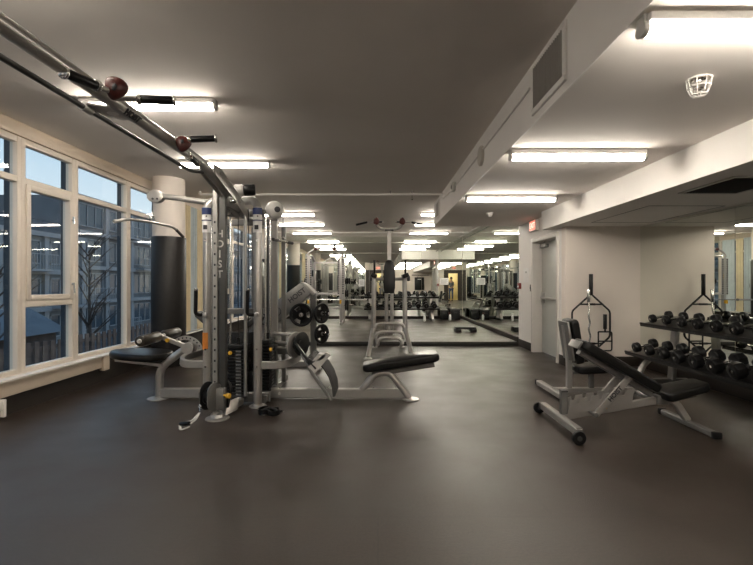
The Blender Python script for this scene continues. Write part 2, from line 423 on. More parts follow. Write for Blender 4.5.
# curtains hanging between the windows
def curtain(y0, y1, m, label):
    mb = MB(); n = 40; pts = []
    for k in range(n+1):
        t = k/n; pts.append((XL+.075+.022*sin(t*pi*2*max(2, (y1-y0)/.11)), y0+(y1-y0)*t))
    mb.prism([(x, y, .38) for x, y in pts] + [(x+.006, y, .38) for x, y in reversed(pts)], (0,0,2.36))
    tag(mb.build('curtain', m, ang=60), label, 'curtain', 'curtains along the window wall')
curtain(7.75, 8.36, M['curtain'], 'beige curtain hanging just past the near padded column')
curtain(8.37, 8.66, M['curtain2'], 'narrow pale blue sheer curtain between two beige curtains')
curtain(8.67, 9.40, M['curtain'], 'wider beige curtain seen beside the tall gym uprights')
curtain(13.75, 14.05, M['curtain2'], 'pale sheer curtain near the far end of the window wall')
curtain(14.06, 14.35, M['curtain'], 'narrow beige curtain near the far mirror')
curtain(14.40, 14.90, M['curtain2'], 'wide pale sheer curtain in the far window corner')

# round columns with dark padding
for k, cy in enumerate((.7, 6.9, 13.05)):
    z0 = ZR if cy > YS else 0
    c = MB().cyl((-3.28, cy, z0), (-3.28, cy, ZH), .236, seg=48).build('column', M['wall']); c['kind'] = 'structure'
    MB().cyl((-3.28, cy, z0+.002), (-3.28, cy, 2.0), .252, seg=48, bev=.008).build('column_padding', M['pad'], c)

# door ---------------------------------------------------------------------
d = thing('door_1', '', '', (XR+.16, (DY0+DY1)/2, 0)); del d['label']; del d['category']; d['kind'] = 'structure'
f = MB()
f.bb(XR-.03, XR+.2, DY0-.06, DY0+.012, 0, DZ+.06, bev=.004); f.bb(XR-.03, XR+.2, DY1-.012, DY1+.06, 0, DZ+.06, bev=.004)
f.bb(XR-.03, XR+.2, DY0+.012, DY1-.012, DZ-.012, DZ+.06, bev=.004)
f.build('door_frame', M['jamb'], d)
lf = MB().bb(XR+.15, XR+.195, DY0+.014, DY1-.014, .012, DZ-.014, bev=.003).build('door_leaf', M['door'], d)
pb = MB(); pb.box((XR+.128, DY1-.12, 1.02), (.05,.07,.20), bev=.008); pb.bar([(XR+.105, DY1-.12, 1.02),(XR+.105, DY0+.16, 1.0)], .06, .045, bev=.01); pb.box((XR+.128, DY0+.12, 1.0), (.05,.06,.07), bev=.008)
pb.build('push_bar', M['silver'], lf)
dc = MB(); dc.box((XR+.115, DY1-.22, DZ-.09), (.07,.26,.065), bev=.006); dc.bar([(XR+.085, DY1-.22, DZ-.05),(XR+.05, DY1-.42, DZ-.035)], .025, .012)
dc.build('door_closer', M['silver2'], lf)
MB().bb(XR+.146, XR+.15, DY0+.16, DY0+.30, 1.36, 1.60).build('door_notice', M['paper'], lf)

# ---------------------------------------------------------------- tube lights
def tube_light(x, y, zc, label):
    t = thing('tube_light', label, 'ceiling light', (x, y, zc), 'fluorescent tube lights')
    mb = MB(); mb.box((x, y, zc-.020), (1.19,.115,.040), bev=.010); mb.build('housing', M['white'], t)
    arc = [R(125+290*k/20) for k in range(21)]
    mb = MB(); mb.prism([(x-.585, y+.034*cos(a), zc-.060+.028*sin(a)) for a in arc], (1.17,0,0)); mb.build('diffuser', M['tube'], t, ang=60)
    for s in (-1, 1):
        e = MB(); e.prism([(x+s*.585, y+.039*cos(a), zc-.059+.033*sin(a)) for a in [2*pi*k/24 for k in range(24)]], (s*.026,0,0), bev=.003); e.bb(x+s*.585, x+s*.609, y-.03, y+.03, zc-.05, zc)
        e.build('end_cap', M['lightgrey'], t)
LY = [1.965, 3.93, 5.9]
nm = ['tube light nearest the camera on the low ceiling', 'tube light on the low ceiling beside the caged sprinkler and beam', 'tube light on the low ceiling in front of the exit door']
for y, n in zip(LY, nm): tube_light(1.78, y, ZL, n)
for y, n in zip((3.93, 5.87), ('tube light on the high ceiling behind the overhead boom', 'tube light on the high ceiling just before the sprinkler pipe')): tube_light(-2.05, y, ZH, n)
for y, n in zip((10.1, 11.8, 13.7), ('nearest of three tube lights over the squat rack area', 'middle of three tube lights over the squat rack area', 'farthest tube light above the squat rack by the far mirror')): tube_light(-2.05, y, ZH, n)
for y, n in zip((10.1, 11.8, 13.7), ('tube light over the raised floor just past the dropped ceiling', 'middle tube light over the raised floor on the mirror side', 'tube light closest to the far mirror above the dumbbells')): tube_light(1.58, y, ZH, n)
for y, n in zip((2.0, .0, -2.0), ('tube light on the high ceiling left of the camera', 'tube light on the high ceiling above the camera', 'tube light on the high ceiling near the rear wall')): tube_light(-2.05, y, ZH, n)
for y, n in zip((0., -2.), ('tube light on the low ceiling beside the camera', 'tube light on the low ceiling near the rear wall')): tube_light(1.78, y, ZL, n)

# ---------------------------------------------------------------- small fittings
def grille(y0, y1, z0, z1, label):
    t = thing('air_grille', label, 'air vent', (XBM-.012, (y0+y1)/2, (z0+z1)/2), 'air grilles on the beam')
    f = MB(); b = .04; x0, x1 = XBM-.03, XBM-.012
    f.bb(x0, x1, y0, y1, z1-b, z1, bev=.003); f.bb(x0, x1, y0, y1, z0, z0+b, bev=.003); f.bb(x0, x1, y0, y0+b, z0+b, z1-b, bev=.003); f.bb(x0, x1, y1-b, y1, z0+b, z1-b, bev=.003)
    f.build('grille_frame', M['white'], t)
    MB().bb(XBM-.016, XBM-.012, y0+b, y1-b, z0+b, z1-b).build('grille_back', M['pewter'], t)
    s = MB(); n = max(4, int((y1-y0-2*b)/.028))
    for k in range(n):
        y = y0+b+(y1-y0-2*b)*(k+.5)/n
        s.box((XBM-.024, y, (z0+z1)/2), (.020,.004,z1-z0-2*b), rot=Euler((0,0,R(20))))
    s.build('grille_slats', M['vent'], t)
grille(2.68, 3.27, 2.515, 2.885, 'large slatted air grille on the beam face nearest the camera')
grille(8.22, 8.62, 2.53, 2.86, 'small air grille at the far end of the beam face')
t = thing('round_detector', 'round beige detector disc on the white beam face', 'detector', (XBM-.012, 4.88, 2.69))
MB().lathe((XBM-.012, 4.88, 2.69), (-1,0,0), [(.11,0),(.11,.02),(.10,.03),(.05,.036)], 32).build('disc', M['beige'], t)
t = thing('horn_mount', 'small white sounder at the end of the conduit on the beam', 'alarm sounder', (XBM-.012, 6.6, 2.72))
mb = MB(); mb.prism([(XBM-.012, 6.50, 2.78),(XBM-.012, 6.70, 2.78),(XBM-.012, 6.66, 2.66),(XBM-.012, 6.54, 2.66)], (-.05,0,0), bev=.008); mb.build('body', M['lightgrey'], t)
MB().cyl((XBM-.062,6.6,2.72),(XBM-.07,6.6,2.72),.03).build('lens', M['pewter'], t)
mb = MB(); mb.tube([(XBM-.022, 3.32, 2.745),(XBM-.022, 4.76, 2.735)], .010); mb.tube([(XBM-.022, 5.0, 2.735),(XBM-.022, 6.49, 2.73)], .010); mb.tube([(XBM-.022, 6.71, 2.73),(XBM-.022, 7.72, 2.77)], .010)
tag(mb.build('conduit_rail', M['white']), 'thin white conduit running along the beam face', 'conduit')
# sprinkler pipe across the high ceiling
t = thing('sprinkler_pipe', 'white sprinkler pipe crossing the high ceiling above the gym', 'pipe', (-1, 7.74, 2.86), 'sprinkler pipes')
MB().tube([(-3.13,7.74,2.90),(-3.13,7.74,2.845),(XBM-.013,7.74,2.845)], .021, rad=.05).build('pipe', M['white'], t)
for x in (.22, .60):
    h = MB(); h.cyl((x,7.74,2.845),(x,7.74,2.91),.012); h.build('hanger', M['silver2'], t)
h = MB(); h.cyl((.60,7.74,2.83),(.60,7.74,2.76),.012); h.lathe((.60,7.74,2.765),(0,0,-1),[(.028,0),(.03,.006),(.012,.016),(.004,.02)],16); h.build('sprinkler_head', M['chrome'], t)
t = thing('sprinkler_pipe', 'white sprinkler pipe crossing the ceiling over the squat rack', 'pipe', (-.5, 13.45, 2.86), 'sprinkler pipes')
MB().tube([(-3.3,13.45,2.845),(2.88,13.45,2.845)], .021).build('pipe', M['white'], t)
mb = MB(); mb.tube([(2.78, YS+.1, 2.84),(2.78, YF-.02, 2.84)], .018)
tag(mb.build('conduit_rail', M['lightgrey']), 'straight conduit under the ceiling beside the far side mirror', 'conduit')
# caged sprinkler and second sprinkler on the low ceiling
c = (1.86, 2.55, ZL)
t = thing('caged_sprinkler_mount', 'sprinkler head inside a white wire cage on the low ceiling', 'sprinkler', c)
mb = MB(); mb.lathe(c, (0,0,-1), [(.04,0),(.04,.008),(.014,.012),(.014,.05),(.03,.055),(.03,.06),(.01,.07)], 20); mb.build('sprinkler_head', M['chrome'], t)
mb = MB(); mb.ring((c[0],c[1],ZL-.006),(0,0,1),.062,.004,28,6); mb.ring((c[0],c[1],ZL-.05),(0,0,1),.056,.0035,28,6); mb.ring((c[0],c[1],ZL-.095),(0,0,1),.04,.0035,28,6)
for k in range(8):
    a = 2*pi*k/8; mb.tube([(c[0]+r*cos(a), c[1]+r*sin(a), ZL-z) for r, z in ((.062,.0),(.056,.05),(.04,.095),(0,.105))], .0032, 6, rad=.02)
mb.build('wire_cage', M['white'], t)
c = (1.87, 7.37, ZL); t = thing('ceiling_detector_mount', 'small round white sprinkler on the low ceiling near the exit sign', 'sprinkler', c)
MB().lathe(c, (0,0,-1), [(.06,0),(.06,.012),(.04,.03),(.03,.06),(.005,.065)], 24).build('body', M['white'], t)
# soffit grille and access panel
t = thing('ceiling_vent', 'dark air grille set in the soffit above the dumbbells', 'air vent', (3.15, 3.95, ZS))
f = MB(); x0,x1,y0,y1 = 2.93,3.50,3.62,4.30
for a in ((x0,x1,y0,y0+.03),(x0,x1,y1-.03,y1),(x0,x0+.03,y0+.03,y1-.03),(x1-.03,x1,y0+.03,y1-.03)): f.bb(*a, ZS-.012, ZS)
f.build('grille_frame', M['lightgrey'], t)
MB().bb(x0+.03,x1-.03,y0+.03,y1-.03,ZS-.003,ZS).build('grille_back', M['pewter'], t)
s = MB()
for k in range(18): s.box((x0+.04+(x1-x0-.08)*k/17,(y0+y1)/2,ZS-.006),(.003,y1-y0-.06,.012), rot=Euler((0,R(30),0)))
s.build('grille_slats', M['pewter'], t)
mb = MB()
for a in ((3.08,3.95,5.0,5.006),(3.08,3.95,6.35,6.356),(3.08,3.086,5.0,6.356),(3.944,3.95,5.0,6.356)): mb.bb(*a, ZS-.003, ZS)
tag(mb.build('ceiling_hatch', M['pewter']), 'faint outline of an access hatch in the soffit', 'hatch')
# exit sign over the door
t = thing('exit_sign', 'small glowing red exit sign beside the soffit above the door', 'sign', (XR-.05, 8.08, 2.33))
MB().bb(XR-.065, XR, 7.92, 8.24, 2.24, 2.44, bev=.006).build('housing', M['white'], t)
MB().bb(XR-.069, XR-.065, 7.935, 8.225, 2.255, 2.425).build('face', M['exit'], t)
MB().text('EXIT', .14, basis((XR-.071, 8.08, 2.34), (0,-1,0), (0,0,1)), .001).build('letters', M['exitl'], t)
t = thing('exit_sign', 'red exit sign above the rear doorway, seen only in mirrors', 'sign', (0, YB, 2.48))
MB().bb(-.16, .16, YB, YB+.06, 2.40, 2.60, bev=.006).build('housing', M['white'], t)
MB().bb(-.145, .145, YB+.06, YB+.064, 2.415, 2.585).build('face', M['exit'], t)
MB().text('EXIT', .14, basis((0, YB+.066, 2.50), (-1,0,0), (0,0,1)), .001).build('letters', M['exitl'], t)
# pier fittings
t = thing('fire_alarm_mount', 'red fire alarm pull box on the edge of the white pier', 'fire alarm', (XR, 8.96, 1.22))
MB().bb(XR-.045, XR, 8.90, 9.02, 1.17, 1.29, bev=.006).build('box', mat('alarm_red', (.22,.025,.02), .4), t)
MB().bb(XR-.055, XR-.045, 8.925, 8.995, 1.20, 1.235, bev=.004).build('pull_handle', M['white'], t)
t = thing('light_switch', 'dark wall switch on the white pier beside the door frame', 'switch', (XR, 8.34, 1.2))
MB().bb(XR-.012, XR, 8.29, 8.37, 1.13, 1.26, bev=.003).build('plate', M['pewter'], t)
MB().bb(XR-.022, XR-.012, 8.31, 8.35, 1.17, 1.22, bev=.003).build('rocker', M['ink'], t)
t = thing('wall_notice', 'small white notice on the pier above the switch', 'notice', (XR, 8.62, 1.42))
MB().bb(XR-.006, XR, 8.46, 8.76, 1.30, 1.58).build('sheet', M['paper'], t)
mb = MB(); mb.cyl((XR-.006,8.6,1.5),(XR-.009,8.6,1.5),.02); mb.build('symbol', M['ink'], t)
# notices on the far mirror
def notice(x, z, w, h, label):
    t = thing('mirror_notice', label, 'notice', (x, YF-.003, z), 'paper notices on the far mirror')
    MB().bb(x-w/2, x+w/2, YF-.004, YF-.0015, z-h/2, z+h/2).build('sheet', M['paper'], t)
    mb = MB()
    for k in range(5): mb.bb(x-w*.38, x+w*(.38-.1*(k%2)), YF-.0055, YF-.004, z+h*(.28-.14*k)-.004, z+h*(.28-.14*k)+.004)
    mb.build('printed_lines', M['pewter'], t)
notice(-.56, 1.31, .19, .24, 'paper notice on the far mirror beside the squat rack')
notice(2.27, 1.36, .30, .23, 'paper notice on the far mirror above the black bins')
# skirting heater and outlet under the window
t = thing('baseboard_heater', 'end of a white baseboard heater under the window', 'heater', (XL+.12, 3.0, .1))
mb = MB(); mb.bb(XL+.056, XL+.16, .6, 4.1, .10, .185, bev=.01); mb.bb(XL+.056, XL+.14, .6, 4.1, .03, .09, bev=.006); mb.build('body', M['white'], t)
MB().bb(XL+.056, XL+.165, 4.1, 4.13, .025, .19, bev=.006).build('end_cap', M['white'], t)
t = thing('outlet_mount', 'small cream outlet box under the window sill end', 'outlet', (XL+.1, 5.72, .25))
MB().bb(XL+.06, XL+.12, 5.67, 5.79, .15, .335, bev=.005).build('box', M['cream'], t)

# ---------------------------------------------------------------- dumbbells and racks
def dumbbell(r, L, grip, label, group, hexed=False):
    """lies along local y, rests at z = 0"""
    t = thing('dumbbell', label, 'dumbbell', (0,0,0), group)
    hl = (L-grip)/2
    mb = MB(); mb.lathe((0,-grip/2-.01,r),(0,1,0),[(.014,0),(.014,.015),(.0165,grip/2+.01),(.014,grip+.005),(.014,grip+.02)],14); mb.build('handle', M['chrome'], t)
    for s in (-1, 1):
        seg = 8 if hexed else 24
        h = MB(); b = .016
        h.lathe((0, s*grip/2, r), (0, s, 0), [(r-.022,0),(r-.006,.006),(r,.016),(r,hl-b),(r-b*.4,hl-b*.3),(r-b*1.1,hl),(r*.45,hl),(r*.42,hl-.006),(.02,hl-.006)], seg)
        if hexed:
            bmesh.ops.rotate(h.bm, cent=(0,0,r), matrix=Matrix.Rotation(R(22.5),3,'Y'), verts=h.bm.verts)
        ho = h.build('head', M['rubber'], t, ang=30)
        MB().cyl((0, s*(grip/2+hl-.006), r), (0, s*(grip/2+hl+.002), r), .014, seg=12).build('bolt', M['chrome'], ho)
    return t

def dumbbell_rack(label, L, loc, rz):
    """local: length along x (0..L), back at y=0, front towards -y"""
    t = thing('dumbbell_rack', label, 'dumbbell rack', (0,0,0))
    TR = []
    for zf, yf, n in ((.745, -.60, 'upper'), (.375, -.80, 'lower')):
        a = R(13); dy, dz = cos(a), sin(a); w = .32
        mb = MB(); up = V((0,-dz,dy))
        p0 = V((0, yf, zf))
        for off, th, d0, d1 in ((0,.012,0,w),):
            q = [p0, p0+V((0,dy,dz))*w, p0+V((0,dy,dz))*w+up*-.03, p0+up*-.03]
            mb.prism(q, (L,0,0), bev=.004)
        lipq = [p0+up*.018, p0+V((0,dy,dz))*.018+up*.018, p0+V((0,dy,dz))*.018, p0]
        mb.prism(lipq, (L,0,0)); q = [p + V((0,dy,dz))*(w-.018) for p in lipq]; mb.prism(q, (L,0,0))
        mb.build('tray', M['iron'], t)
        TR.append((p0, a, w))
    for x in (.18, L-.22) if L < 2.6 else (.18, L/2, L-.22):
        mb = MB()
        mb.bar([(x,-.30,.05),(x,-.24,.86)], .10, .055, up=(0,1,0)); mb.build('post', M['silver'], t)
        mb = MB(); mb.bar([(x,-.10,.035),(x,-.86,.035)], .07, .06); mb.build('foot', M['silver2'], t)
        mb = MB(); mb.bar([(x,-.74,.05),(x,-.66,.25),(x,-.50,.37)], .08, .04, rad=.12, up=(0,1,0)); mb.build('curved_leg', M['silver'], t)
    t.location = loc; t.rotation_euler = (0,0,rz)
    return t, TR

def load_rack(TR, L, loc, rz, n, group, where, x_first, step, rev=False):
    mx = Matrix.Translation(loc) @ Matrix.Rotation(rz, 4, 'Z')
    for tier, (p0, a, w) in zip(('upper','lower'), TR):
        for k in range(n):
            r = (.054+.0018*k) if tier == 'upper' else (.062+.0030*k)
            Ld = (.27+.004*k) if tier == 'upper' else (.29+.007*k)
            g = .135
            lab = 'black dumbbell, %s from the %s, on the %s tray of the %s' % (ORD[k], where[1], tier, where[0])
            d = dumbbell(min(r,.096), min(Ld,.37), g, lab, group + ', ' + tier + ' tray', hexed=(tier == 'lower' and k > 3))
            up = V((0,-sin(a),cos(a))); al = V((0,cos(a),sin(a)))
            x = x_first + step*k + random.uniform(-.006,.006)
            p = p0 + al*(w/2) + up*.0195; p = V((x, p.y, p.z))
            m = mx @ Matrix.Translation(p) @ Matrix.Rotation(a,4,'X') @ Matrix.Rotation(R(random.uniform(-4,4)),4,'Z')
            d.matrix_world = m
# rack beside the alcove mirror: local x runs towards the camera
Lr = 2.5
loc, rz = (XA-.0, 5.80, 0), -pi/2
t, TR = dumbbell_rack('two-tier dumbbell rack along the alcove mirror', Lr, loc, rz)
load_rack(TR, Lr, loc, rz, 9, 'dumbbells on the alcove rack', ('alcove mirror rack', 'far end'), .215, .264)
# rack in front of the far mirror, on the raised floor
loc2, rz2 = (-.45, YF-.06, ZR), 0
t, TR = dumbbell_rack('two-tier dumbbell rack standing before the far mirror', 2.45, loc2, rz2)
load_rack(TR, 2.45, loc2, rz2, 9, 'dumbbells on the far rack', ('far mirror rack', 'window end'), .14, .268)

# ---------------------------------------------------------------- bars leaning on the alcove wall
def trap_bar():
    cx, Y = 3.205, 6.62
    t = thing('trap_bar', 'black hexagonal trap bar standing against the beige alcove wall', 'barbell', (cx, Y, 0))
    m1 = MB(); zt, zb = 1.12, .22
    m1.tube([(cx,Y,zt),(cx-.27,Y,.875),(cx-.285,Y,.84),(cx-.285,Y,.5),(cx-.27,Y,.465),(cx,Y,zb)], .014, rad=.03)
    m1.tube([(cx,Y,zt),(cx+.27,Y,.875),(cx+.285,Y,.84),(cx+.285,Y,.5),(cx+.27,Y,.465),(cx,Y,zb)], .014, rad=.03)
    m1.tube([(cx-.17,Y,.965),(cx+.17,Y,.965)], .013)
    m1.tube([(cx-.17,Y,.375),(cx+.17,Y,.375)], .013)
    m1.build('hex_frame', M['iron'], t)
    for z0, z1 in ((zt-.02, 1.42), (.002, zb+.02)):
        MB().cyl((cx,Y,z0),(cx,Y,z1),.028, bev=.004).build('sleeve', M['iron'], t)
    for z in (.965, .375):
        MB().cyl((cx-.06,Y,z),(cx+.06,Y,z),.017).build('grip', M['rubber'], t)
trap_bar()
t = thing('curl_bar', 'chrome zigzag curl bar standing upright before the trap bar', 'barbell', (3.13, 6.52, 0))
mb = MB(); x, y = 3.13, 6.52
mb.tube([(x,y,.20),(x,y,.42),(x+.018,y,.50),(x-.012,y,.60),(x+.012,y,.70),(x-.012,y,.80),(x+.006,y+.01,.88),(x,y+.02,1.0)], .0135, rad=.03); mb.build('shaft', M['chrome'], t)
MB().cyl((x,y,.002),(x,y,.20),.022, bev=.003).build('sleeve', M['chrome'], t); MB().cyl((x,y+.02,1.0),(x,y+.025,1.19),.022, bev=.003).build('sleeve', M['chrome'], t)
t = thing('hammer_curl_bar', 'short black framed triceps bar standing inside the trap bar', 'barbell', (3.375, 6.54, 0))
mb = MB(); x, y = 3.375, 6.54
mb.tube([(x-.10,y,.56),(x-.10,y,.28),(x+.10,y,.28),(x+.10,y,.56),(x-.10,y,.56)], .011, rad=.03); mb.tube([(x-.10,y,.42),(x+.10,y,.42)], .011); mb.tube([(x,y,.56),(x,y,.62)], .013); mb.tube([(x,y,.02),(x,y,.28)], .013)
mb.build('bar_frame', M['iron'], t)
MB().cyl((x,y,.60),(x,y,.82),.026, bev=.003).build('sleeve', M['iron'], t); MB().cyl((x,y,.002),(x,y,.2),.026, bev=.003).build('sleeve', M['iron'], t)

# ---------------------------------------------------------------- incline bench
def incline_bench():
    yc = 3.9
    t = thing('incline_bench', 'adjustable silver incline bench with long black padded back', 'weight bench', (2.1, yc, 0))
    MB().bar([(1.61,3.52,.085),(1.61,4.28,.085)], .06, .07, bev=.01).build('front_foot', M['silver'], t)
    for y in (3.47, 4.33):
        w = MB(); w.lathe((1.585, y-.018, .055),(0,1,0),[(.03,0),(.05,.002),(.055,.008),(.055,.028),(.05,.034),(.03,.036)],24)
        wo = w.build('wheel', M['rubber'], t)
        MB().cyl((1.585,y-.020,.055),(1.585,y+.020,.055),.020).build('hub', M['gun'], wo)
        MB().box((1.60,y+(.03 if y<3.9 else -.03),.085),(.05,.03,.06),bev=.006).build('wheel_bracket', M['silver2'], t)
    MB().bar([(1.61,yc,.09),(2.60,yc,.265)], .055, .06, bev=.008).build('spine', M['silver'], t)
    p = MB(); p.bar([(1.645,yc,.10),(1.645,yc,.32)], .06, .05, up=(0,1,0)); p.build('upright_post', M['silver2'], t)
    MB().box((1.645,yc,.325),(.055,.065,.012),bev=.003).build('post_cap', M['pewter'], t)
    # notched ladder
    for s in (-1, 1):
        out = [(1.66,.125),(2.22,.225),(2.24,.33),(2.20,.345)]
        teeth = []
        x = 2.20
        for k in range(5):
            z = .345-.018*k; x0 = 2.20-.10*k
            teeth += [(x0-.03, z-.002), (x0-.042, z-.05), (x0-.062, z-.054), (x0-.068, z-.012)]
        pts = out + teeth + [(1.68,.25)]
        m_ = MB(); m_.prism([(a, yc+s*.045, b) for a, b in pts], (0, s*.006, 0)); m_.build('notched_ladder', M['silver'], t)
    # support strut frame
    s_ = MB()
    for s in (-1, 1): s_.bar([(1.90,yc+s*.068,.135),(2.20,yc+s*.068,.47)], .022, .055, up=(1,0,-1), bev=.004)
    s_.bar([(2.185,yc-.09,.455),(2.185,yc+.09,.455)], .04, .03); s_.tube([(1.90,yc-.085,.14),(1.90,yc+.085,.14)], .012)
    so = s_.build('support_strut', M['silver'], t)
    MB().text('HOIST', .055, basis((2.06, yc-.0815, .315), (.30,0,.335), (-.335,0,.30)), .0008, bold=.002).build('strut_lettering', M['ink'], so)
    kn = MB(); kn.cyl((1.86,yc-.12,.15),(1.86,yc+.12,.15),.012); kn.cyl((1.86,yc-.15,.15),(1.86,yc-.12,.15),.022,bev=.004); kn.build('adjuster_pin', M['silver2'], t)
    wn = MB(); wn.prism([(1.955,yc-.052,.17),(2.005,yc-.052,.18),(1.975,yc-.052,.225)],(0,-.001,0)); wn.build('warning_sticker', M['yellow'], t)
    # rear leg and foot
    MB().bar([(2.56,yc,.26),(2.64,yc,.22),(2.74,yc,.065)], .055, .05, rad=.08, up=(0,1,0)).build('rear_leg', M['silver'], t)
    MB().bar([(2.74,3.58,.045),(2.74,4.22,.045)], .06, .05, bev=.01).build('rear_foot', M['silver2'], t)
    for y in (3.56, 4.24): MB().box((2.74,y,.045),(.068,.05,.06),bev=.012).build('foot_cap', M['rubber'], t)
    # pads
    A, B = V((1.79,yc,.785)), V((2.46,yc,.385)); ax = (B-A).normalized(); L = (B-A).length
    nrm = V((-ax.z,0,ax.x));  nrm = -nrm if nrm.z < 0 else nrm
    mx = basis((A+B)/2 - nrm*.075, ax, (0,1,0))
    ol = rrect(L, .29, .06)
    ol = [(x, y*(1-.16*max(0,-x/(L/2)))) for x, y in ol]
    MB().cushion(ol, .078, mx, r=.022).build('back_pad', M['black'], t)
    bf = MB(); bf.bar([A - nrm*.105 + ax*.05, B - nrm*.105], .07, .045, up=nrm); bf.box(A-nrm*.06-ax*.012,(.02,.20,.07), rot=Euler((0,-math.atan2(ax.z,ax.x),0)), bev=.006)
    bf.build('back_frame', M['silver2'], t)
    A, B = V((2.47,yc,.325)), V((2.87,yc,.42)); ax = (B-A).normalized(); L = (B-A).length; nrm = V((-ax.z,0,ax.x))
    mx = basis((A+B)/2 - nrm*.075, ax, (0,1,0)); ol = rrect(L, .31, .05); ol = [(x, y*(1-.30*max(0,x/(L/2)))) for x, y in ol]
    MB().cushion(ol, .075, mx, r=.022).build('seat_pad', M['black'], t)
    sf = MB(); sf.bar([A-nrm*.10, B-nrm*.10-ax*.1], .07, .045, up=nrm); sf.box((2.50,yc,.25),(.10,.09,.08),bev=.01); sf.build('seat_frame', M['silver2'], t)
incline_bench()
def utility_bench():
    yc = 5.0
    t = thing('utility_bench', 'short upright bench with black back, behind the incline bench', 'weight bench', (2.3, yc, 0))
    MB().bar([(1.99,4.66,.055),(1.99,5.44,.055)], .07, .06, bev=.01).build('front_foot', M['silver'], t)
    for y in (4.64, 5.46): MB().box((1.99,y,.055),(.078,.05,.068),bev=.012).build('foot_cap', M['rubber'], t)
    MB().bar([(1.99,yc,.065),(2.95,yc,.065)], .06, .06, bev=.008).build('base_rail', M['silver'], t)
    MB().bar([(2.93,4.74,.045),(2.93,5.26,.045)], .06, .05, bev=.01).build('rear_foot', M['silver2'], t)
    MB().bar([(2.17,yc,.09),(2.17,yc,.40),(2.12,yc,.80)], .06, .05, rad=.1, up=(0,1,0)).build('back_post', M['silver'], t)
    MB().bar([(2.42,yc,.09),(2.42,yc,.29)], .055, .05, up=(0,1,0)).build('seat_post', M['silver2'], t)
    ax = V((-.07,0,.46)).normalized(); nr = V((1,0,.15)).normalized()
    mx = basis(V((2.17,yc,.62)), (0,1,0), ax)
    MB().cushion(rrect(.30,.50,.05), .085, mx, r=.022).build('back_pad', M['black'], t)
    MB().box((2.14,yc,.63),(.03,.26,.44), rot=Euler((0,R(-8.6),0)), bev=.008).build('back_shell', M['silver2'], t)
    mx = basis(V((2.47,yc,.285)), V((1,0,.06)), (0,1,0))
    MB().cushion(rrect(.50,.32,.05), .075, mx, r=.022).build('seat_pad', M['black'], t)
    MB().bar([(2.20,yc,.27),(2.66,yc,.275)], .08, .03).build('seat_frame', M['silver2'], t)
utility_bench()

# ---------------------------------------------------------------- weight plates
def weight_plate(c, axis, r, th, label, group):
    """disc with three grip slots, a hub sleeve and a raised rim"""
    c = V(c); a = V(axis).normalized(); t = thing('weight_plate', label, 'weight plate', c, group)
    u = V((0,0,1)) if abs(a.z) < .9 else V((1,0,0)); u = (u - a*u.dot(a)).normalized(); w = a.cross(u)
    mb = MB(); p0 = c - a*th/2
    # rim
    b = bmesh.new(); seg = 32; prof = [(r*.74,0),(r-.008,0),(r,.006),(r,th-.006),(r-.008,th),(r*.86,th),(r*.80,th*.8),(r*.74,th*.8)]
    rings = [[b.verts.new(p0 + a*tt + (u*cos(2*pi*k/seg)+w*sin(2*pi*k/seg))*rr) for rr, tt in prof] for k in range(seg)]
    for k in range(seg):
        x, y = rings[k], rings[(k+1) % seg]
        for j in range(len(prof)): j2 = (j+1) % len(prof); b.faces.new((x[j], y[j], y[j2], x[j2]))
    mb._join(b)
    for k in range(3):
        a0 = R(120*k + 30 + 22); a1 = R(120*k + 150 - 22); n = 8
        po = [p0 + a*th*.12 + (u*cos(a0+(a1-a0)*j/n)+w*sin(a0+(a1-a0)*j/n))*r*.77 for j in range(n+1)]
        pi_ = [p0 + a*th*.12 + (u*cos(a0+(a1-a0)*j/n)+w*sin(a0+(a1-a0)*j/n))*r*.28 for j in range(n+1)]
        mb.prism(po + pi_[::-1], a*th*.6)
    mb.annulus(p0 + a*th*.12, a, max(r*.16,.019), r*.45, th*.6, 24)
    mb.build('disc', M['rubber'], t)
    MB().annulus(p0, a, .0185, max(r*.19,.026), th*1.02, 20).build('hub', M['silver2'], t)
    return t

